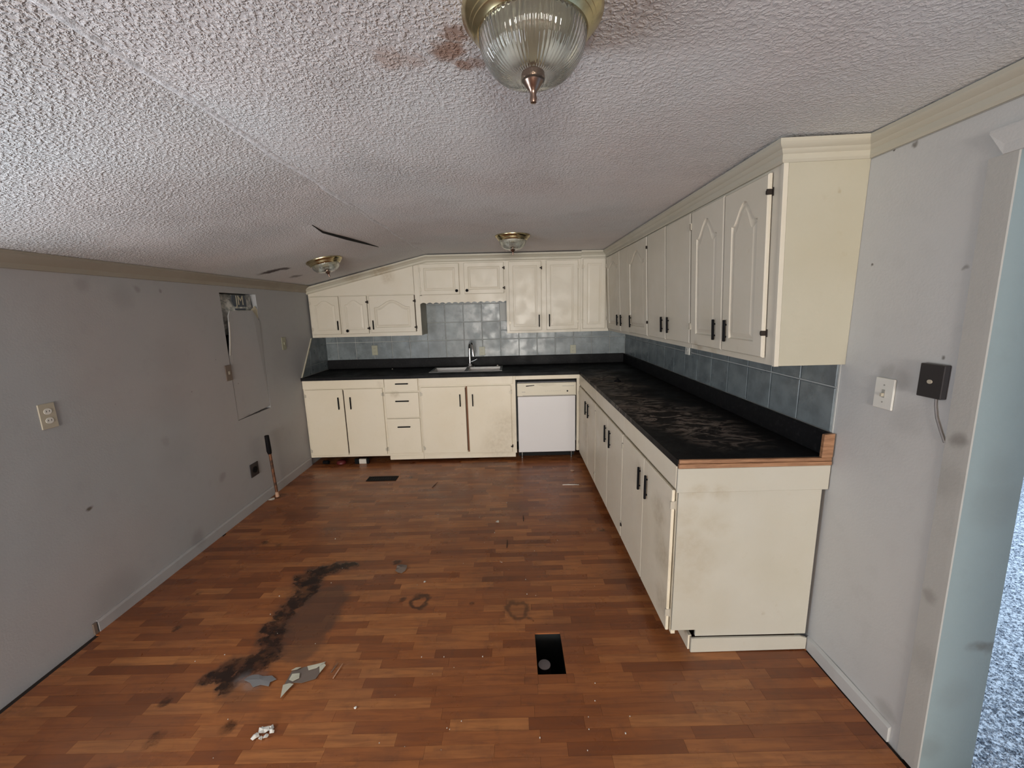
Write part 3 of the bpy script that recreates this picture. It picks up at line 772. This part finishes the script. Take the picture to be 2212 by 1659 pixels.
# ---- sink
t = thing('sink', (-.48, 4.33, .915), 'stainless double-bowl sink set in the black counter', 'sink')
xm = (SX0+SX1)/2
rm = MB()
rm.box(SX0-.012, SX1+.012, SY0-.012, SY0+.012, .9155, .919); rm.box(SX0-.012, SX1+.012, SY1-.055, SY1+.012, .9155, .919)
rm.box(SX0-.012, SX0+.014, SY0, SY1-.055, .9155, .919); rm.box(SX1-.014, SX1+.012, SY0, SY1-.055, .9155, .919); rm.box(xm-.018, xm+.018, SY0, SY1-.055, .914, .918)
rm.build('rim', M['steel'], t, .001)
for a, b in ((SX0+.014, xm-.018), (xm+.018, SX1-.014)):
    y0, y1 = SY0+.012, SY1-.055; ls = []
    for ins, z in ((0, .9155), (.004, .90), (.012, .80), (.03, .775)):
        ls.append([(a+ins, y0+ins, z), (b-ins, y0+ins, z), (b-ins, y1-ins, z), (a+ins, y1-ins, z)])
    ls2 = [[(p[0]+(-.002 if k in (0, 3) else .002), p[1]+(-.002 if k in (0, 1) else .002), z_) for k, p in enumerate(l)] for l, z_ in ((ls[0], .9150), )]
    MB().loops(ls, False, True).build('bowl', M['steel'], t, smooth=50)
    MB().lathe([(.035, .776), (.033, .7785), (.012, .777)], ((a+b)/2, (y0+y1)/2, 0), 16).build('drain', M['hingedark'], t)
# ---- faucet
t = thing('faucet', (-.467, SY1-.02, .919), 'tall chrome gooseneck pull-down faucet over the double sink', 'faucet')
fy = SY1-.022
MB().lathe([(.055, .9195), (.052, .925), (.028, .932), (.024, .95), (.0165, .955), (.015, 1.03)], (-.467, fy, 0), 20).build('body', M['chrome'], t, smooth=40)
arc = [(-.467, fy, 1.02)] + [(-.467, fy, 1.10)]
for i in range(0, 11):
    a = PI*i/10*.98; arc.append((-.467 + .025*(1-math.cos(a)), fy - .080*(1-math.cos(a)), 1.125 + .070*math.sin(a)))
MB().tube(arc, [.0155]*2+[.0145]*11, 12).build('spout', M['chrome'], t, smooth=60)
e_ = arc[-1]
MB().tube([e_, (e_[0]+.004, e_[1]-.003, e_[2]-.045), (e_[0]+.006, e_[1]-.004, e_[2]-.075)], [.016, .019, .021], 12).build('spray_head', M['chrome'], t, smooth=50)
MB().tube([(-.452, fy, .975), (-.425, fy-.005, .985), (-.385, fy-.012, 1.005)], [.010, .008, .006], 8).build('lever', M['chrome'], t, smooth=50)

# ---- wall cabinets, back --------------------------------------------------
UY = 4.289; mu = mapY(UY); G3 = 'wall cabinets on the far wall'
TZ = 2.045
t = thing('wall_cabinet', (-1.52, 4.44, 1.294), 'cream three-door wall cabinet under the sloping ceiling at far left', 'cabinet', G3)
zs_ = lambda x: zc(x) - .055
cp_ = [(XL+.016, 1.306), (-.962, 1.306), (-.962, zs_(-.962)), (XL+.016, zs_(XL+.016))]
MB().loops([[(x, y_, z) for x, z in cp_] for y_ in (UY+.0185, YB-.009)]).build('carcass', M['rawwood'], t)
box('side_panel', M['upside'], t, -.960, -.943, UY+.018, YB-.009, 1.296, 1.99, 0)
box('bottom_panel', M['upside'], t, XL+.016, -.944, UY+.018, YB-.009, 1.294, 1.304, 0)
frame(t, mu, [(XL+.014, -2.075, 1.294, 1.78), (-.990, -.940, 1.294, 2.03), (-2.075, -.99, 1.294, 1.335), (-1.79, -1.765, 1.335, 1.72), (-1.49, -1.465, 1.335, 1.72), (-2.075, -.99, 1.712, 1.745)], M['upper'])
fp = [(XL+.016, 1.722), (-.992, 1.722), (-.992, zs_(-.992)), (XL+.016, zs_(XL+.016))]
MB().loops([[mu(x, w_, z) for x, z in fp] for w_ in (-.010, .006)]).build('filler_panel', M['upper'], t, .001)
d1 = raised_door(t, mu, -2.080, -1.783, 1.325, 1.715, .045, .042, .0035); pull(d1, mu, -1.806, 1.369, 1.465)
d2 = raised_door(t, mu, -1.765, -1.490, 1.325, 1.715, .045, .042, .0035); knob(d2, mu, -1.708, 1.359)
d3 = raised_door(t, mu, -1.466, -.996, 1.333, 1.713, .070, .050, .009, slope=.030); pull(d3, mu, -1.437, 1.366, 1.461)
for z in (1.65, 1.38):
    hinge(d1, mu, -2.080, z, -1); hinge(d2, mu, -1.490, z, 1, True); hinge(d3, mu, -.996, z, 1, True)
t = thing('wall_cabinet', (-.49, 4.44, 1.615), 'short cream wall cabinet with two knobs and scalloped valance above the sink', 'cabinet', G3)
box('carcass', M['rawwood'], t, -.936, -.046, UY+.0185, YB-.009, 1.706, TZ, 0)
frame(t, mu, [(-.939, -.915, 1.70, TZ), (-.065, -.042, 1.70, TZ), (-.527, -.463, 1.70, TZ), (-.915, -.065, 2.01, TZ), (-.915, -.065, 1.70, 1.712)], M['upper'])
ls = []; n = 156
vb = MB()
top, bot = [], []
for i in range(n+1):
    u = -.939 + (.939-.042)*i/n; ph = (i/n)*13.5
    bot.append((u, 1.613 + .015*abs(math.sin(PI*ph))**.8)); top.append((u, 1.705))
ls = [[mu(a[0], w_, a[1]), mu(b[0], w_, b[1])] for a, b in zip(top, bot) for w_ in (0,)]
vb.loops([[mu(a[0], 0, a[1]), mu(b[0], 0, b[1]), mu(b[0], -.018, b[1]), mu(a[0], -.018, a[1])] for a, b in zip(top, bot)])
vb.build('valance', M['upper'], t)
d1 = raised_door(t, mu, -.924, -.521, 1.706, 2.016, 0, .042, .006); knob(d1, mu, -.549, 1.741)
d2 = raised_door(t, mu, -.470, -.062, 1.706, 2.018, 0, .042, .006); knob(d2, mu, -.443, 1.741)
for z in (1.96, 1.76): hinge(d1, mu, -.924, z, -1); hinge(d2, mu, -.062, z, 1, True)
t = thing('wall_cabinet', (.34, 4.44, 1.29), 'tall cream two-door wall cabinet right of the sink', 'cabinet', G3)
box('carcass', M['rawwood'], t, -.038, .728, UY+.0185, YB-.009, 1.306, TZ, 0)
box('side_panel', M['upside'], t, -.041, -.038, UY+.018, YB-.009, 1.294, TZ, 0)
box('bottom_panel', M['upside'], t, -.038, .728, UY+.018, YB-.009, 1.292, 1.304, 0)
frame(t, mu, [(-.041, 0.0, 1.291, TZ), (.70, .730, 1.291, TZ), (.315, .378, 1.291, TZ), (0, .70, 2.015, TZ), (0, .70, 1.291, 1.33)], M['upper'])
d1 = raised_door(t, mu, -.012, .322, 1.316, 2.018, 0, .042, .0035); pull(d1, mu, .297, 1.352, 1.478)
d2 = raised_door(t, mu, .374, .702, 1.318, 2.02, 0, .042, .0035); pull(d2, mu, .404, 1.352, 1.480)
for z in (1.95, 1.40): hinge(d1, mu, .322 if z > 1.9 else -.012, z, 1 if z > 1.9 else -1, z > 1.9); hinge(d2, mu, .702, z, 1)
t = thing('wall_cabinet', (.88, 4.44, 1.29), 'narrow cream single-door wall cabinet in the corner of the far wall', 'cabinet', G3)
box('carcass', M['rawwood'], t, .732, 1.285, UY+.0185, YB-.009, 1.306, TZ, 0)
box('bottom_panel', M['upside'], t, .732, 1.285, UY+.018, YB-.009, 1.292, 1.304, 0)
frame(t, mu, [(.731, .765, 1.291, TZ), (.975, 1.024, 1.291, TZ), (.765, .975, 2.02, TZ), (.765, .975, 1.291, 1.33)], M['upper'])
d1 = raised_door(t, mu, .752, .988, 1.320, 2.028, 0, .045, .004)
for z in (1.95, 1.40): hinge(d1, mu, .752, z, -1)

# ---- wall cabinets, right -------------------------------------------------
mr = mapX(UX); G4 = 'wall cabinets on the right wall'
def ubox(name, m, root, y0, y1, w0, w1, z0, z1): return MB().box(y0, y1, w0, w1, z0, z1).map(mr).build(name, m, root)
spec = [(3.0, 4.286, 'cream three-door wall cabinet of the right run, next to the corner',
         [(3.745, 4.235, .05, 3.83, 1.315, 2.028, None), (3.50, 3.735, 0, 3.70, 1.318, 2.028, 'flat'), (3.008, 3.492, .085, 3.415, 1.320, 2.026, None)]),
        (2.285, 2.998, 'cream wall cabinet of the right run with two plain slab doors',
         [(2.654, 2.988, -1, 2.70, 1.322, 2.026, None), (2.294, 2.638, -1, 2.595, 1.324, 2.022, None)]),
        (1.566, 2.283, 'nearest cream wall cabinet with two arched raised-panel doors and bare side', 
         [(1.944, 2.276, .085, 2.0, 1.322, 2.020, None), (1.622, 1.934, .085, 1.895, 1.322, 2.016, None)])]
for k, (y0, y1, lab, ds) in enumerate(spec):
    t = thing('wall_cabinet', (1.15, (y0+y1)/2, 1.295), lab, 'cabinet', G4)
    MB().box(1.055, XR-.002, y0+.001, y1-.001, 1.306, 2.045).build('carcass', M['rawwood'], t)
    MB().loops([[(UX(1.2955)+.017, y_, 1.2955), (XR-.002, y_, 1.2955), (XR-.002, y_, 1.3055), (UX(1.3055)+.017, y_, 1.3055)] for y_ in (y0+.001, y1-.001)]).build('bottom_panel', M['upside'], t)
    bars = [(y0+.062 if k == 2 else y0+.001, y1-.001, 2.010, TZ), (y0+.062 if k == 2 else y0+.001, y1-.001, 1.295, 1.335)]
    if k == 2: bars.insert(0, (y0, y0+.062, 1.295, TZ))
    if k == 0: bars.append((y1-.05, y1-.001, 1.335, 2.01))
    if k == 0: bars.append((3.48, 3.52, 1.335, 2.01))
    if k == 1:
        for bar, nm in zip(bars, ('top_rail', 'bottom_rail')): MB().box(bar[0], bar[1], -.017, 0, bar[2], bar[3]).map(mr).build(nm, M['upper'], t)
    else: frame(t, mr, bars, M['upper'], -.017, 0)
    for j, (a, b, arch, hu, z0, z1, kind) in enumerate(ds):
        if arch < 0: dd = slab_door(t, mr, a, b, z0, z1, M['upper'])
        elif kind == 'flat': dd = slab_door(t, mr, a, b, z0, z1, M['upper'])
        else: dd = raised_door(t, mr, a, b, z0, z1, arch, .060, .008, slope=.030)
        pull(dd, mr, hu, 1.366, 1.466)
        last = (j == len(ds)-1)
        for z in (1.95, 1.42):
            if last: hinge(dd, mr, a, z, -1, dark=(k != 1), leaf=.007 if k == 2 else .004)
            elif j == 0 and k != 1: hinge(dd, mr, b, z, 1, leaf=.004)
    if k == 2:
        sp = [(UX(1.295)+.0142, 1.295), (XR-.0005, 1.295), (XR-.0005, 2.075), (UX(2.075)+.0142, 2.075)]
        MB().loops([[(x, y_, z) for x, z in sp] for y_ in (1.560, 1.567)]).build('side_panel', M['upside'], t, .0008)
        MB().box(1.560, 1.574, -.014, .004, 1.293, 2.05).map(mr).build('corner_stile', M['upper'], t, .001)

# ------------------------------------------------------------------ ceiling lights
def ceiling_light(x, y, label, ribs, tilt=0.0, drop=.158, sc=1.0):
    z0 = zc(x) - .0015
    t = thing('ceiling_light', (x, y, z0), label, 'ceiling light', 'flush ceiling lights')
    K = sc
    mb = MB().lathe([(.139*K, 0), (.139*K, -.004), (.137*K, -.009), (.128*K, -.017), (.124*K, -.020), (.124*K, -.023), (.119*K, -.027), (.119*K, -.030), (.113*K, -.034), (.109*K, -.038), (.102*K, -.038), (.100*K, -.034)], (x, y, z0), 72)
    pan = mb.build('pan', M['brass'], t, smooth=35)
    # ribbed glass bowl with an inner skin
    NR = 64; n = NR*5; fl = .013 if ribs else .006
    R = .106*K; zt, H = -.034, drop-.072
    outer, inner = [], []
    for k in range(15):
        a = PI/2*k/14*.985
        outer.append((R*math.cos(a)**.70, zt - H*math.sin(a)))
        inner.append(((R-.006)*math.cos(a)**.70, zt - (H-.006)*math.sin(a)))
    mb = MB(); ls = []
    for k, (r, z) in enumerate(outer):
        amp = fl if 0 < k < 13 else 0
        ls.append([(x + r*(1+amp*math.cos(2*PI*i/5))*math.cos(2*PI*i/n), y + r*(1+amp*math.cos(2*PI*i/5))*math.sin(2*PI*i/n), z0+z) for i in range(n)])
    for (r, z) in reversed(inner):
        ls.append([(x + r*math.cos(2*PI*i/n), y + r*math.sin(2*PI*i/n), z0+z) for i in range(n)])
    mb.loops(ls, False, False)
    b = len(ls)
    mb.f += [(i, (i+1) % n, (b-1)*n+(i+1) % n, (b-1)*n+i) for i in range(n)]
    mb.build('glass_bowl', M['glass'], t, smooth=70)
    zb = -drop
    MB().lathe([(.004, zb+.066), (.012, zb+.063), (.023*K, zb+.056), (.024*K, zb+.047), (.021*K, zb+.040), (.013, zb+.028), (.008, zb+.022), (.006, zb+.016), (.0075, zb+.008), (.006, zb+.001), (.002, zb)], (x, y, z0), 20).build('finial', M['bronze'], t, smooth=45)
    for s_ in (-1, 1):
        MB().lathe([(.012, -.036), (.014, -.05), (.024, -.062), (.026, -.074), (.020, -.086), (.006, -.093)], (x+s_*.042, y, z0), 14).build('bulb', M['bulb'], t, smooth=60)
    MB().lathe([(.095*K, -.0345), (.094*K, -.0355)], (x, y, z0), 40).build('reflector', mat('reflector_brass', (.5, .45, .33), .3, .9), t)
    if tilt: t.rotation_euler = (0, tilt, 0)
    return t
ceiling_light(.057, .912, 'large ribbed-glass brass ceiling light right above the camera, beside the brown stain', True)
ceiling_light(.030, 3.335, 'small-looking brass ceiling light with glass bowl on the flat ceiling by the far cabinets', True, drop=.146)
ceiling_light(-1.485, 3.37, 'brass ceiling light on the sloping ceiling at far left', False, tilt=-math.atan(SL), drop=.132)

# ------------------------------------------------------------------ left wall fittings
def plate(name, axis, plane, sgn, a, z, wd_, ht, mat_, label, cat, th=.006, group=None):
    t = thing(name, (plane if axis == 'x' else a, a if axis == 'x' else plane, z), label, cat, group)
    def mp(u, w_, zz): return (plane+sgn*w_, a+u, z+zz) if axis == 'x' else (a+u, plane+sgn*w_, z+zz)
    MB().box(-wd_/2, wd_/2, .0005, th, -ht/2, ht/2).map(mp).build('plate', mat_, t, .002)
    return t, mp
def receptacle(t, mp, th, m, mslot, s=1.0):
    for dz in (-.021, .021):
        o_ = MB().loops([[(.016*s*math.cos(2*PI*i/16), w_, dz+.014*s*math.sin(2*PI*i/16)) for i in range(16)] for w_ in (th-.001, th+.002)]).map(mp).build('socket', m, t)
        MB().box(-.007, -.005, th+.0015, th+.0024, dz-.003, dz+.005).box(.005, .007, th+.0015, th+.0024, dz-.003, dz+.005).map(mp).build('slots', mslot, o_)
t, mp = plate('wall_outlet', 'x', XL, 1, 1.779, 1.116, .068, .115, M['almond'], 'almond duplex outlet plate on the left wall nearest the camera', 'outlet')
receptacle(t, mp, .006, M['plate_white'], M['void'])
t, mp = plate('switch_plate', 'x', XL, 1, 2.975, 1.126, .066, .116, M['brownplate'], 'brown jack plate on the left wall beside the loose panel', 'wall plate')
MB().box(-.008, .008, .006, .009, -.012, .012).map(mp).build('jack', M['almond'], t, .001)
t, mp = plate('switch_plate', 'x', XL, 1, 3.752, 1.280, .066, .116, M['beigeplate'], 'beige switch plate on the left wall close to the wall cabinet', 'wall plate')
MB().box(-.005, .005, .006, .012, -.012, .012).map(mp).build('toggle', M['beigeplate'], t, .001)
t, mp = plate('wall_outlet', 'x', XL, 1, 3.098, .315, .098, .108, M['darkplate'], 'black appliance outlet low on the left wall beside the copper pipe', 'outlet', .008)
MB().loops([[(.026*math.cos(2*PI*i/18), w_, .026*math.sin(2*PI*i/18)) for i in range(18)] for w_ in (.007, .012)]).map(mp).build('socket', M['black'], t)
# copper pipe stub with black foam on its top
t = thing('copper_pipe', (-2.045, 3.245, 0), 'stained copper gas pipe stub with black taped top rising by the left wall', 'pipe')
MB().tube([(-2.045, 3.248, .001), (-2.045, 3.236, .2), (-2.046, 3.226, .43)], .0115, 12).build('pipe', M['copper'], t, smooth=60)
MB().tube([(-2.046, 3.226, .40), (-2.047, 3.223, .425), (-2.047, 3.220, .52), (-2.047, 3.218, .560)], [.015, .019, .0175, .017], 12).build('black_cap', M['black'], t, smooth=50)
MB().tube([(-2.045, 3.248, .001), (-2.045, 3.246, .05)], [.016, .013], 12).build('pale_sleeve', M['splinter'], t, smooth=50)
MB().lathe([(.03, .001), (.027, .004), (.012, .005)], (-2.045, 3.248, 0), 16).build('floor_collar', M['copper'], t)
# insulation behind the wall panel, its printed emblem, the loose panel itself
t = thing('insulation_batt', (XL-.05, 3.2, 1.6), 'plastic-faced insulation batt with JM print showing in the left wall opening', 'insulation')
ls = []
for i in range(17):
    yy = 3.008 + .4215*i/16; bul = .030*math.sin(PI*i/16)**.25
    ls.append([(XL-.046+bul*math.sin(PI*k/8)**.6, yy, 1.40+.305*k/8) for k in range(9)] + [(XL-.08, yy, 1.705), (XL-.08, yy, 1.40)])
MB().loops(ls).build('bag', M['insul'], t, smooth=60)
eb = [(3.158, 1.700), (3.150, 1.655), (3.178, 1.612), (3.315, 1.612), (3.318, 1.668), (3.295, 1.700)]
MB().loops([[(x_, y_, z_) for y_, z_ in eb] for x_ in (XL-.0165, XL-.013)]).build('emblem', M['navy'], t)
MB().box(XL-.0165, XL-.013, 3.178, 3.300, 1.586, 1.598).build('emblem_bar', M['navy'], t)
def text_mesh(body, size, name, m, parent, fn):
    cu = bpy.data.curves.new(name, 'FONT'); cu.body = body; cu.size = size; cu.extrude = .0008; cu.align_x = 'CENTER'; cu.align_y = 'CENTER'
    o_ = bpy.data.objects.new(name, cu); C.objects.link(o_)
    dg = bpy.context.evaluated_depsgraph_get(); me_ = bpy.data.meshes.new_from_object(o_.evaluated_get(dg))
    bpy.data.objects.remove(o_)
    off = worg(parent)
    for v in me_.vertices: v.co = Vector(fn(v.co.x, v.co.y, v.co.z)) - off
    me_.materials.clear(); return put(name, me_, m, parent)
text_mesh('JM', .098, 'lettering', M['paper'], t, lambda a, b, c: (XL-.012+c, 3.238+a*.95, 1.657+b*1.05))
t = thing('loose_wall_panel', (XL, 3.2, .76), 'loose painted wallboard panel sprung from the left wall under the insulation', 'wall panel')
pl = [(3.008, .752), (3.426, .768), (3.426, 1.495), (3.345, 1.583), (3.075, 1.578), (3.056, 1.545), (3.050, 1.42), (3.036, 1.33), (3.014, 1.24)]
def px(y_, z_): k = max(0, (z_-1.20)/.38); return XL - .002 + .012*k*k
MB().loops([[(px(y_, z_)-.006, y_, z_) for y_, z_ in pl], [(px(y_, z_), y_, z_) for y_, z_ in pl]]).build('panel', M['patch'], t)
MB().loops([[(XL-.001+d_+.011*max(0, (z_-1.2)/.38)**2, y_, z_) for y_, z_ in ((3.020, 1.25), (3.026, 1.25), (3.046, 1.33), (3.058, 1.42), (3.062, 1.50), (3.054, 1.50), (3.049, 1.42), (3.036, 1.33))] for d_ in (.0, .0015)]).build('torn_edge', M['white'], t)
MB().loops([[(XL-.003+d_, y_, z_) for y_, z_ in ((3.345, 1.585), (3.426, 1.495), (3.43, 1.59), (3.40, 1.62))] for d_ in (.0, .002)]).build('torn_corner', M['paper'], t)
mbx = MB()
for (a, b, c, d_) in ((3.426, 3.430, .77, 1.23), (3.05, 3.42, 1.236, 1.239)):
    mbx.box(XL-.0005, XL+.0012, a, b, c, d_)
# stub of broken baseboard
t = tag(MB().box(XL+.0005, XL+.010, 1.752, 1.768, .0, .058).build('board_scrap', M['brownplate'], None, .001), 'small brown broken board end standing at the foot of the left wall', 'wood scrap')

# ------------------------------------------------------------------ right wall fittings
t, mp = plate('light_switch', 'x', XR, -1, 1.376, 1.218, .072, .108, M['plate_white'], 'white toggle switch plate on the right wall beside the wall cabinet', 'switch', .008)
MB().box(-.006, .006, .008, .009, -.014, .014).map(mp).build('slot', M['app_line'], t)
MB().box(-.004, .004, .008, .018, -.010, .002).map(mp).build('toggle', M['almond'], t, .001)
for dz in (-.03, .03): MB().lathe([(.003, 0), (.003, .0012)], (0, 0, 0), 8).map(lambda a, b, c, dz=dz: mp(a, .0078+c, b+dz)).build('screw', M['app_line'], t)
t, mp = plate('phone_jack', 'x', XR, -1, 1.216, 1.291, .074, .104, M['darkplate'], 'dark brown cable jack box on the right wall near the doorway', 'wall jack', .020)
MB().loops([[(.0075*math.cos(2*PI*i/12), w_, -.002+.0065*math.sin(2*PI*i/12)) for i in range(12)] for w_ in (.0195, .0225)]).map(mp).build('port', M['almond'], t)
tag(MB().tube([(XR-.006, 1.204, 1.2385), (XR-.006, 1.2015, 1.215), (XR-.007, 1.192, 1.180), (XR-.007, 1.174, 1.142), (XR-.007, 1.158, 1.112)], .0028, 8).build('cable', M['cord'], None, smooth=60), 'short grey cable hanging from the dark jack box', 'cable')
# outlets in the tiled splash
YT = YB-.0072
for (xx, zz, lab) in ((-1.555, 1.118, 'cream outlet in the tiled splash under the left wall cabinet'), (-.335, 1.080, 'cream outlet in the tiled splash just right of the faucet'), (.700, 1.076, 'cream outlet in the tiled splash near the corner')):
    t, mp = plate('wall_outlet', 'y', YT, -1, xx, zz, .066, .110 if xx < -1 else .098, M['beigeplate'], lab, 'outlet', .005)
    receptacle(t, mp, .005, M['beigeplate'], M['void'])
t, mp = plate('wall_outlet', 'x', XR-.0105, -1, 2.945, 1.238, .070, .115, M['plate_white'], 'white outlet in the right wall splash tucked under the wall cabinets', 'outlet', .008)
receptacle(t, mp, .008, M['plate_white'], M['void'])

# ------------------------------------------------------------------ floor register, can in the duct
t = thing('floor_register', (-1.245, 3.58, 0), 'black metal floor register in the laminate before the far left cabinets', 'floor vent')
fr_ = MB(); x0, x1, y0, y1 = -1.385, -1.105, 3.530, 3.630
fr_.box(x0, x1, y0, y0+.012, .0006, .004); fr_.box(x0, x1, y1-.012, y1, .0006, .004); fr_.box(x0, x0+.014, y0+.012, y1-.012, .0006, .004); fr_.box(x1-.014, x1, y0+.012, y1-.012, .0006, .004)
fr_.build('frame', M['black'], t)
for i in range(11):
    a = x0+.022+i*.0225; MB().box(a, a+.004, y0+.012, y1-.012, .0008, .003).build('louvre', M['black'], t)
box('throat', M['void'], t, x0+.014, x1-.014, y0+.012, y1-.012, .0004, .0008, 0)
t = thing('can', (.118, 1.630, -.30), 'small can with a dull grey round lid standing in the open floor duct', 'can')
MB().lathe([(.026, -.299), (.030, -.295), (.030, -.115), (.028, -.112)], (.118, 1.630, 0), 24).build('body', mat('dark_can', (.03, .018, .018), .6), t, smooth=40)
MB().lathe([(.0285, -.1125), (.0285, -.110), (.027, -.109)], (.118, 1.630, 0), 24).build('lid', M['lidgrey'], t, smooth=40)

# ------------------------------------------------------------------ litter
def flake(name, m, label, cat, cx, cy, r, seed, n=9, z=.0012, ht=.004, group=None, sx=1.0, sy=1.0, rot=0):
    q_ = random.Random(seed); pts = []
    for i in range(n):
        a = 2*PI*i/n; rr_ = r*q_.uniform(.55, 1.1)
        u, v = rr_*math.cos(a)*sx, rr_*math.sin(a)*sy
        pts.append((cx+u*math.cos(rot)-v*math.sin(rot), cy+u*math.sin(rot)+v*math.cos(rot), z+q_.uniform(0, ht)))
    top = [(p[0], p[1], p[2]+.0012) for p in pts]; c0 = (cx, cy, z+ht*.6)
    mb = MB(); mb.add(pts+top+[(cx, cy, z), (cx, cy, z+ht+.002)],
                      [((i+1) % n, i, 2*n) for i in range(n)] + [(n+i, n+(i+1) % n, 2*n+1) for i in range(n)] + [(i, (i+1) % n, n+(i+1) % n, n+i) for i in range(n)])
    return tag(mb.build(name, m), label, cat, group) if label else mb.build(name, m)
def poly_sheet(mb, pts, z0, q_):
    b = [(x, y, z0+q_.uniform(0, .003)) for x, y in pts]; mb.loops([b, [(x, y, z+.0012) for x, y, z in b]])
t = thing('torn_paper', (-.935, 1.47, 0), 'torn grey-brown paper scrap with pale ragged edges on the dark floor stain', 'paper scrap')
q_ = random.Random(4)
mbp = MB(); poly_sheet(mbp, [(-.998, 1.515), (-.955, 1.535), (-.90, 1.545), (-.872, 1.556), (-.868, 1.52), (-.875, 1.475), (-.925, 1.455), (-.965, 1.458), (-.995, 1.44)], .001, q_)
mbp.build('sheet', M['paper_dark'], t)
for k, pp in enumerate([[(-.94, 1.535), (-.905, 1.543), (-.868, 1.556), (-.872, 1.548), (-.895, 1.525), (-.925, 1.515)],
                        [(-.868, 1.545), (-.858, 1.535), (-.868, 1.498), (-.885, 1.532)],
                        [(-.998, 1.445), (-.975, 1.452), (-.955, 1.448), (-.968, 1.412), (-.975, 1.385)],
                        [(-.985, 1.495), (-.955, 1.50), (-.945, 1.475), (-.965, 1.46), (-.985, 1.468)],
                        [(-1.0, 1.515), (-.985, 1.527), (-.965, 1.530), (-.975, 1.517)]]):
    mbp = MB(); poly_sheet(mbp, pp, .0050+.0004*k, q_); mbp.build('pale_edge', M['paper'], t)
t = thing('crumpled_scrap', (-.955, 1.25, 0), 'small crumpled white scrap on the floor nearest the camera', 'scrap')
for i, (dx, dy, r_) in enumerate(((-.012, .008, .022), (-.030, -.012, .017), (.010, .018, .012), (.022, .006, .011), (.012, -.014, .013), (-.008, -.020, .010))):
    f_ = flake('fragment', M['white'], None, None, -.955+dx, 1.25+dy, r_, 20+i, 7, .001, .010, sx=1, sy=.8, rot=i); f_.parent = t; f_.location = (.955, -1.25, 0)
def splinter(p0, p1, r, m, label, grp=None):
    return tag(MB().tube([p0, tuple((a+b)/2+.001 for a, b in zip(p0, p1)), p1], [r, r*1.2, r*.5], 5).build('splinter', m), label, 'splinter', grp)
splinter((-.800, 1.475, .003), (-.788, 1.548, .004), .0022, M['splinter'], 'pale wood splinter beside the torn paper scrap')
splinter((-.822, 1.505, .002), (-.812, 1.552, .003), .0018, M['paper_dark'], 'thin dark splinter just left of the pale one')
splinter((-.063, 2.41, .003), (-.062, 2.50, .003), .0030, M['rawwood'], 'dark splinter on the floor before the right run doors, nearer one')
splinter((.056, 2.74, .003), (.056, 2.83, .003), .0028, M['rawwood'], 'dark splinter on the floor farther from the camera')
splinter((-.735, 3.35, .003), (-.705, 3.47, .003), .0026, M['rawwood'], 'dark thin splinter right of the floor register')
splinter((.42, 3.345, .003), (.565, 3.335, .004), .0035, M['white'], 'thin white stick on the floor before the dishwasher')
flake('paper_bit', M['splinter'], 'pale round scrap on the floor below the dishwasher corner', 'scrap', .555, 3.66, .030, 31, 8, .001, .006)
flake('paper_bit', M['white'], 'small white chip in the middle of the floor', 'chip', -.134, 2.74, .016, 32, 7, .001, .008)
flake('paint_chip', M['white'], 'tiny bright white chip right of the round dark stain', 'chip', -.534, 2.087, .008, 33, 6, .001, .005)
flake('paint_chip', M['white'], 'tiny white chip near the bottom of the floor', 'chip', -.654, 1.341, .006, 34, 6, .001, .004)
flake('bark_bit', M['paper_dark'], 'crumbly grey-brown debris on the floor stain at centre left', 'debris', -.705, 2.215, .040, 35, 10, .001, .010)
flake('film_scrap', M['greypale'], 'crinkled grey film lying on the dark stain left of the torn paper', 'scrap', -1.115, 1.475, .060, 36, 12, .001, .004, sx=1.25, sy=.55, rot=-.25)
flake('plaster_bit', M['white'], 'white plaster crumb at the foot of the copper pipe', 'debris', -2.07, 3.20, .028, 37, 8, .001, .008)
# small crumbs, countable only in name: scattered dust
cr = random.Random(9); mbd = MB()
for i in range(70):
    a, b = cr.uniform(-1.5, .5), cr.uniform(1.15, 3.6); s_ = cr.uniform(.0008, .0022)
    if HX0-.01 < a < HX1+.01 and HY0-.01 < b < HY1+.01: continue
    mbd.box(a-s_, a+s_, b-s_, b+s_, .0002, .0002+s_*1.4)
o = mbd.build('floor_grit', M['white']); o['kind'] = 'stuff'; tag(o, 'tiny pale grit scattered over the laminate floor', 'grit')
# things under the toe of the left base cabinet
tag(MB().tube([(-1.99, 4.00, .020), (-1.93, 3.99, .022)], [.018, .020], 10).build('rag', M['black']), 'black lump under the left base cabinet', 'debris')
tag(MB().lathe([(.002, .001), (.045, .006), (.048, .020), (.040, .034), (.01, .040)], (-1.80, 3.99, 0), 16).build('red_cap', M['red'], None, smooth=50), 'dark red plastic cap under the left base cabinet', 'debris')
t = thing('battery_pack', (-1.60, 3.99, 0), 'small black and white packet under the left base cabinet doors', 'debris')
box('black_end', M['black'], t, -1.655, -1.610, 3.975, 4.0, .0006, .055); box('white_body', M['white'], t, -1.610, -1.535, 3.977, 4.0, .0006, .050); box('black_end', M['black'], t, -1.535, -1.508, 3.975, 4.0, .0006, .055)
# small black stand left on the counter
tag(MB().lathe([(.030, .9156), (.028, .922), (.012, .932), (.007, .94), (.005, .947)], (.892, 3.37, 0), 14).build('sink_stopper', M['black'], None, smooth=50), 'black rubber sink stopper lying on the corner of the counter', 'stopper')
flake('chip', M['white'], 'tiny white crumb on the counter left of the sink', 'chip', -1.33, 4.45, .010, 41, 6, .9156, .006)
flake('chip', M['white'], 'small bright crumb on the right rim of the sink', 'chip', -.16, 4.495, .012, 42, 6, .9195, .010)
